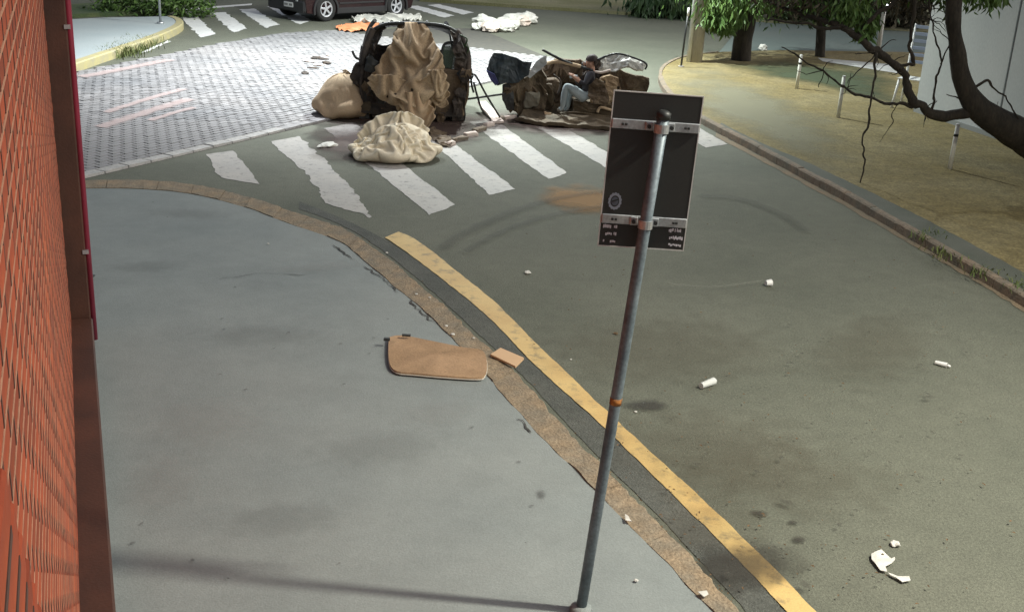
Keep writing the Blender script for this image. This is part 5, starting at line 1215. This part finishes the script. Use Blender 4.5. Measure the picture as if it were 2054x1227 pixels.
# street tree by the utility pole
t2 = G(1486, 121, 0.1); tt = empty('street_tree', t2, 'leafy tree with dark trunk behind the concrete utility pole', 'tree')
T2 = lambda x, y, d=0.0: RY(x, y, t2.y + d)
wlocal(tube('trunk', spline([t2 - Vector((0, 0, .05)), T2(1490, 80), T2(1498, 50), T2(1502, 20), T2(1500, -30), T2(1495, -90)], 5), [r for r in np.linspace(0.24, 0.14, 26)], M_bark, tt, n=12))
for a, b in (((1500, 30), (1560, -20)), ((1502, 10), (1440, -30)), ((1500, 0), (1420, -70)), ((1502, 20), (1600, 5))):
    wlocal(tube('branch', spline([T2(*a), (T2(*a)+T2(*b))/2 + Vector((0, -.2, .15)), T2(*b, -.4)], 5), list(np.linspace(.09, .03, 11)), M_bark, tt))
lc = [(*T2(x, y, d), r) for x, y, r, d in ((1450, 10, .5, -.6), (1428, 28, .28, -.7), (1470, 34, .22, -.5), (1500, -15, .55, -.5), (1530, -14, .5, 0), (1450, -40, .9, -.3), (1550, -45, .9, 0), (1430, 0, .45, -.6), (1462, 50, .12, -.6), (1443, 46, .12, -.6), (1500, -80, 1.3, 0), (1590, -40, .6, .3), (1400, -60, .8, 0))]
wlocal(leafmesh('crown', lc, 4200, 0.22, M_leaf, tt, droop=1.0, asp=0.28, seed=11))
# drooping leaves left of the pole come from a second tree further back
t3 = G(1545, 70, 0.1); t3b = empty('background_tree', G(1330, 26, 0.1), 'dark-leaved tree hanging over the far road edge left of the utility pole', 'tree')
P0 = G(1330, 26, 0.1); T3 = lambda x, y, d=0.0: RY(x, y, P0.y + d)
wlocal(tube('trunk', spline([P0 - Vector((0, 0, .05)), T3(1322, -20), T3(1325, -90)], 5), list(np.linspace(.2, .13, 11)), mat('pale bark', (0.2, 0.19, 0.16), (0.27, 0.25, 0.21), rough=0.9, scale=8), t3b))
lc = [(*T3(x, y, d), r) for x, y, r, d in ((1300, 0, .5, -.8), (1345, -10, .7, -.5), (1372, 5, .5, -.8), (1385, 12, .3, -.8), (1290, 4, .3, -.8), (1320, -40, 1.4, 0), (1380, -40, 1.3, 0))]
wlocal(leafmesh('crown', lc, 2600, 0.36, M_leaf2, t3b, droop=1.2, asp=0.3, seed=13))
t4 = G(1645, 114, 0.1); t4b = empty('slender_tree', t4, 'slender tree with straight dark trunk standing on the car park edge', 'tree')
T4 = lambda x, y, d=0.0: RY(x, y, t4.y + d)
wlocal(tube('trunk', spline([t4 - Vector((0, 0, .05)), T4(1647, 60), T4(1648, 0), T4(1650, -60)], 5), list(np.linspace(.13, .1, 16)), M_bark, t4b))
lc = [(*T4(x, y, d), r) for x, y, r, d in ((1620, -5, .5, 0), (1660, 0, .5, .3), (1700, -15, .6, .2), (1580, -10, .45, .3), (1650, -70, 1.4, 0), (1740, -30, .7, 0), (1560, -30, .7, 0))]
wlocal(leafmesh('crown', lc, 4200, 0.22, M_leaf2, t4b, droop=0.5, seed=15))
# hedge far behind
hs = G(1560, 40, 0.06); he = G(1850, 60, 0.06)
hg = empty('hedge', (hs+he)/2, 'dark brownish hedge along the back of the car park', 'hedge')
hl = []
for k in range(60):
    p = hs.lerp(he, k/59); hl.append((p.x, p.y + random.uniform(-.4, .4), random.uniform(0.4, 1.9), random.uniform(.5, .9)))
for k in range(12):
    p = hs.lerp(he, (k+.5)/12); wlocal(tube('stem', [p, p + Vector((0.1, 0, 1.5))], [.05, .02], M_bark, hg, n=5))
wlocal(leafmesh('foliage', hl, 9000, 0.3, M_dry, hg, droop=0.1, asp=0.5, seed=17))
# shrub by the blue sign
sb_ = G(316, 26, 0.1); shb = empty('shrub', sb_, 'low green shrub at the lawn corner behind the blue sign', 'shrub')
tube('stem', [(0, 0, 0), (0, 0, 0.3)], [.05, .03], M_bark, shb, n=6)
leafmesh('foliage', [(x, y, z, .5) for x, y, z in ((0, 0, .3), (-.7, .1, .25), (.5, .2, .25), (-1.3, .1, .2), (1.0, .3, .2))], 1500, 0.16, M_leaf, shb, droop=0.0, asp=0.5, seed=19)

# weeds: tufts along the kerbs
def tufts(name, pts, n, h, m, parent=None, seed=1, spread=0.12):
    rs = random.Random(seed); vs, fs = [], []
    for _ in range(n):
        i = rs.randrange(len(pts)); p = pts[i] + Vector((rs.gauss(0, spread), rs.gauss(0, spread), 0)); a = rs.uniform(0, 6.28); hh = h*rs.uniform(.4, 1.2); w = 0.008
        d = Vector((math.cos(a), math.sin(a), 0)); s = Vector((-d.y, d.x, 0))*w; b0 = len(vs)
        vs += [p - s, p + s, p + d*hh*0.35 + Vector((0, 0, hh*.7)) + s*.7, p + d*hh*0.35 + Vector((0, 0, hh*.7)) - s*.7, p + d*hh*0.8 + Vector((0, 0, hh))]
        fs += [(b0, b0+1, b0+2, b0+3), (b0+3, b0+2, b0+4)]
    return mk(name, vs, fs, m, parent)
tag(tufts('kerb_weeds', [G(x, y, 0.08) for x, y in ((1880, 508), (1905, 520), (1960, 545), (1975, 553), (1980, 548), (2030, 575), (2045, 580), (2050, 570), (2054, 590), (1850, 478), (1870, 470), (1862, 474))], 240, 0.08, M_grass, seed=2, spread=0.09), 'sparse green weeds along the verge kerb', 'weeds', kind='stuff')
tag(tufts('island_weeds', [G(x, y, 0.0) for x, y in ((235, 112), (250, 108), (262, 103), (275, 98), (285, 92), (225, 115), (295, 88), (245, 110))], 900, 0.2, M_grass, seed=3, spread=0.2), 'green weeds below the yellow island kerb', 'weeds', kind='stuff')
# ================================================================ BOARD, WOOD AND LITTER
bd_px = [(780, 676), (806, 672), (860, 682), (930, 696), (962, 700), (974, 712), (977, 736), (972, 752), (958, 757), (900, 754), (830, 748), (796, 744), (782, 730), (779, 704)]
bd = empty('brown_board', G(880, 715, KZ), 'brown board with pale rim lying on the sidewalk across the kerb', 'board')
P = [G(x, y, KZ+0.03) for x, y in pl(bd_px + bd_px[:1], 3)[:-1]]
o = wlocal(slab('panel', [Vector((p.x, p.y, p.z)) for p in P], KZ+0.017, M_board, bd))
nP = [p + (p - G(880, 715, KZ+.03)).normalized()*0.004 for p in P]
o = wlocal(slab('pale_rim', [Vector((p.x, p.y, KZ+0.016)) for p in nP], KZ+0.010, M_bedge, bd))
wlocal(slab('back_batten', [Vector((p[0], p[1], KZ+0.0095)) for p in (G(820, 690, KZ), G(940, 708, KZ), G(935, 735, KZ), G(815, 722, KZ))], KZ-0.004, M_blk, bd))
wlocal(box('corner_splinter', G(776, 680, KZ+0.07), (0.05, 0.03, 0.02), M_blk, bd)); wlocal(box('corner_splinter', G(815, 672, KZ+0.065), (0.07, 0.025, 0.015), M_blk, bd))
ww = slab('wood_offcut', [G(x, y, KZ+0.035) for x, y in ((984, 710), (1004, 697), (1051, 717), (1034, 734))], KZ+0.018, mat('raw pine', (0.5, 0.33, 0.19), (0.56, 0.38, 0.23), rough=0.8, scale=3))
tag(ww, 'small pale wood offcut lying on the kerb beside the brown board', 'wood')

def crumple(name, px, r, m, label, cat, group=None, flat=0.5, seed=1, z=0.0, asp=1.0):
    bm = bmesh.new(); bmesh.ops.create_icosphere(bm, subdivisions=3, radius=1.0)
    for v in bm.verts:
        k = 1 + 0.45*nz(v.co, 1.6, seed) + 0.3*abs(nz(v.co, 4, seed+3))
        v.co = Vector((v.co.x*r*k*asp, v.co.y*r*k, max(-0.6, v.co.z)*r*k*flat))
    zz_ = min(v.co.z for v in bm.verts)
    for v in bm.verts: v.co.z -= zz_
    o = frombm(name, bm, m); p = G(px[0], px[1], z); o.location = (p.x, p.y, z + 0.004); o.rotation_euler = (0, 0, seed*1.7)
    return tag(o, label, cat, group)
# white cups, bottle and papers on the road
def cup(px, r, l, m, label, ang, name='paper_cup', cat='cup'):
    p = G(*px); o = empty(name, (p.x, p.y, r*1.02), label, cat, rz=ang)
    n = 18; vs, fs = [], []
    for x, rr in ((-l/2, r*0.75), (l/2, r), (l/2, r*0.9), (-l/2+0.006, r*0.66)):
        for k in range(n): vs.append((x, rr*math.cos(2*math.pi*k/n), rr*math.sin(2*math.pi*k/n)))
    for i in range(3):
        for k in range(n): fs.append((i*n+k, i*n+(k+1) % n, (i+1)*n+(k+1) % n, (i+1)*n+k))
    fs.append(tuple(range(n))); fs.append(tuple(3*n+k for k in range(n)))
    mk('body', vs, fs, m, o, smooth=False)
    v_, f_ = [], []
    mk('rim', *tubev([(l/2-0.004, 0, 0), (l/2+0.004, 0, 0)], [r*1.05, r*1.03], 18), m, o) if name == 'paper_cup' else tube('neck', [(l/2, 0, 0), (l/2+0.03, 0, -0.004)], [r*0.6, r*0.4], m, o, n=12)
    return o
cup((1540, 574), 0.036, 0.06, M_white, 'white paper cup lying on the asphalt at the end of the pale scrape', 0.4)
cup((1418, 776), 0.032, 0.16, M_clear, 'clear plastic bottle lying on the asphalt near the dark oil stain', 0.75, 'plastic_bottle', 'bottle')
cup((1887, 734), 0.022, 0.10, M_white, 'small white plastic tube lying alone on the open asphalt', -0.6, 'plastic_tube', 'tube')
crumple('paper_ball', (1058, 549), 0.03, M_paper, 'small white paper ball on the asphalt beside the yellow line start', 'paper', seed=2)
crumple('paper_ball', (1795, 1094), 0.028, M_paper, 'small white paper wad beside the torn paper on the asphalt', 'paper', seed=3)
def rag(name, px, m, label, cat, z=0.0, h=0.012, seed=1, group=None, jit=0.02):
    P = [G(x, y, z) for x, y in px]; c = sum(P, Vector())/len(P); out = []
    for i in range(len(P)):
        a, b = P[i], P[(i+1) % len(P)]; k = max(1, int((b-a).length/0.04))
        for j in range(k):
            q = a.lerp(b, j/k); out.append(q + Vector((nz(q, 20, seed), nz(q, 20, seed+1), 0))*jit)
    bm = bmesh.new(); bm.faces.new([bm.verts.new(q - c) for q in out]); bmesh.ops.triangulate(bm, faces=bm.faces[:]); 
    for _ in range(2): bmesh.ops.subdivide_edges(bm, edges=[e for e in bm.edges if e.calc_length() > 0.05], cuts=1); bmesh.ops.triangulate(bm, faces=[f for f in bm.faces if len(f.verts) > 3])
    for v in bm.verts: v.co.z = 0.006 + h*(0.6+nz(v.co + c, 9, seed)+0.5*nz(v.co+c, 22, seed+2)); v.co.z = max(v.co.z, 0.004)
    g = bmesh.ops.extrude_face_region(bm, geom=bm.faces[:])
    for v in [e for e in g['geom'] if isinstance(e, bmesh.types.BMVert)]: v.co.z += 0.004
    o = frombm(name, bm, m); o.location = c + Vector((0, 0, 0.006)); return tag(o, label, cat, group)
rag('torn_paper', [(1745, 1115), (1768, 1112), (1785, 1125), (1795, 1122), (1790, 1135), (1772, 1142), (1776, 1150), (1765, 1148), (1755, 1135), (1746, 1125)], M_paper, 'larger torn white paper with ragged edge on the asphalt', 'paper', seed=4)
rag('torn_paper', [(1783, 1152), (1800, 1158), (1822, 1160), (1826, 1168), (1812, 1173), (1800, 1166), (1784, 1158)], M_paper, 'smaller torn paper strip beside the larger torn paper', 'paper', seed=5)
rag('paper_scrap', [(1252, 1036), (1262, 1040), (1266, 1050), (1257, 1047)], M_paper, 'small white scrap on the sidewalk edge beside the sign pole', 'paper', z=KZ, seed=6)
rag('paper_scrap', [(1402, 1192), (1418, 1190), (1424, 1197), (1408, 1200)], M_paper, 'small white scrap on the kerb stones past the sign pole', 'paper', z=KZ, seed=7)
for i, (x, y, r, z, lb_) in enumerate([(835, 591, .022, KZ, 'bright white chip on the kerb above the brown board'), (862, 598, .02, KZ, 'chip of white foam on the kerb'), (895, 655, .026, KZ, 'white foam crumb between kerb and brown board'), (908, 672, .03, KZ, 'curled white foam shard next to the brown board'), (950, 679, .018, KZ, 'tiny white crumb by the brown board corner'),
                                   (1275, 827, .02, 0, 'white crumb on the asphalt beside the oil stain'), (1145, 722, .016, 0, 'tiny white crumb beside the yellow line'), (776, 508, .022, KZ, 'white crumb on the kerb at the yellow line start'), (1276, 1165, .02, KZ, 'pale crumb on the bare sidewalk'), (538, 490, .02, KZ, 'pale crumb on the wide sidewalk'),
                                   (175, 558, .06, KZ, 'dark lump lying at the foot of the brick building'), (1235, 670, .035, 0, 'small brown lump on the asphalt beside the sign pole'), (657, 296, .09, 0, 'white slab fragment lying left of the cream canvas heap'), (1530, 103, .10, 0.06, 'white ball lying behind the street tree')]):
    r *= 0.55 if r < .05 else 1.0
    crumple('litter_chip' if r < .05 else ('fragment' if x != 1530 else 'ball'), (x, y), r, M_paper if i not in (10, 11) else (M_blk if i == 10 else M_leafl), lb_, 'litter' if x != 1530 else 'ball', z=z, seed=20+i, flat=0.4 if x != 1530 else 0.95, asp=1.6 if i == 12 else 1.0)
# pale rubble heap on the far road
for i in range(16):
    x, y = random.uniform(962, 1055), 0; y = np.interp(x, [955, 1060], [66, 52]) + random.uniform(-10, 6)
    crumple('rubble_piece', (x, y), random.uniform(.14, .34), (M_paper, M_paper, M_pinkp)[i % 3], ('white crumpled piece in the pale rubble heap on the far road', 'white crumpled piece in the pale rubble heap on the far road', 'pinkish crumpled piece in the pale rubble heap on the far road')[i % 3], 'rubble', ('white rubble on the far road', 'white rubble on the far road', 'pinkish rubble on the far road')[i % 3], seed=40+i, flat=0.55)
rag('orange_sheet', [(672, 58), (700, 51), (740, 50), (765, 52), (745, 62), (715, 67), (685, 65)], M_orange, 'orange sheet lying flat on the pavers behind the upright wreck', 'sheet', seed=8, h=0.06, jit=0.05)
rag('white_sheet', [(702, 43), (730, 38), (790, 36), (840, 38), (845, 46), (790, 50), (720, 50)], M_paper, 'white sheet crumpled on the road beside the dark red car', 'sheet', seed=9, h=0.12, jit=0.08)
for i, (x, y) in enumerate([(622, 125), (634, 118), (648, 120), (660, 112), (628, 138), (612, 148), (640, 132), (655, 128)]):
    crumple('burnt_scrap', (x, y), random.uniform(.03, .08), M_burnt if i % 3 else M_pinkp, 'small dark burnt scrap on the pavers beside the tan sack' if i % 3 else 'small pinkish scrap among the burnt ones on the pavers', 'scrap', 'burnt scraps on the pavers' if i % 3 else 'pinkish scraps on the pavers', seed=70+i, flat=0.3, asp=1.8, z=0.03)
rag('brown_rag', [(868, 262), (890, 268), (908, 285), (905, 298), (884, 296), (868, 282), (858, 268)], M_rust, 'muddy brown rag lying between the cream canvas heap and the edging lumps', 'rag', seed=31, h=0.05, jit=0.05)
# dead leaves and grit
rs = random.Random(3); vs, fs = [], []
for k in range(420):
    px, py = rs.uniform(1050, 2040), rs.uniform(420, 1220)
    if rs.random() < 0.35:
        t = rs.random(); px, py = 700 + 760*t + rs.gauss(0, 14), 470 + 740*t**1.05 + rs.gauss(0, 10)
    p = G(px, py); q = proj((p.x, p.y, 0)); r = rs.uniform(.005, .017); a = rs.uniform(0, 6.3)
    zc = 0.035 if px > 1050 or True else 0
    d = Vector((math.cos(a), math.sin(a), 0))*r; s = Vector((-d.y, d.x, 0))*0.5; b0 = len(vs)
    if (px - 700)*740/760 + 470 + 40 > py and px < 2040:
        vs += [p - d + Vector((0, 0, .03)), p + s + Vector((0, 0, .036)), p + d + Vector((0, 0, .03)), p - s + Vector((0, 0, .034))]; fs.append((b0, b0+1, b0+2, b0+3))
tag(mk('dead_leaves', vs, fs, M_leafl), 'tiny dead leaves and grit strewn over the asphalt', 'leaves', kind='stuff')
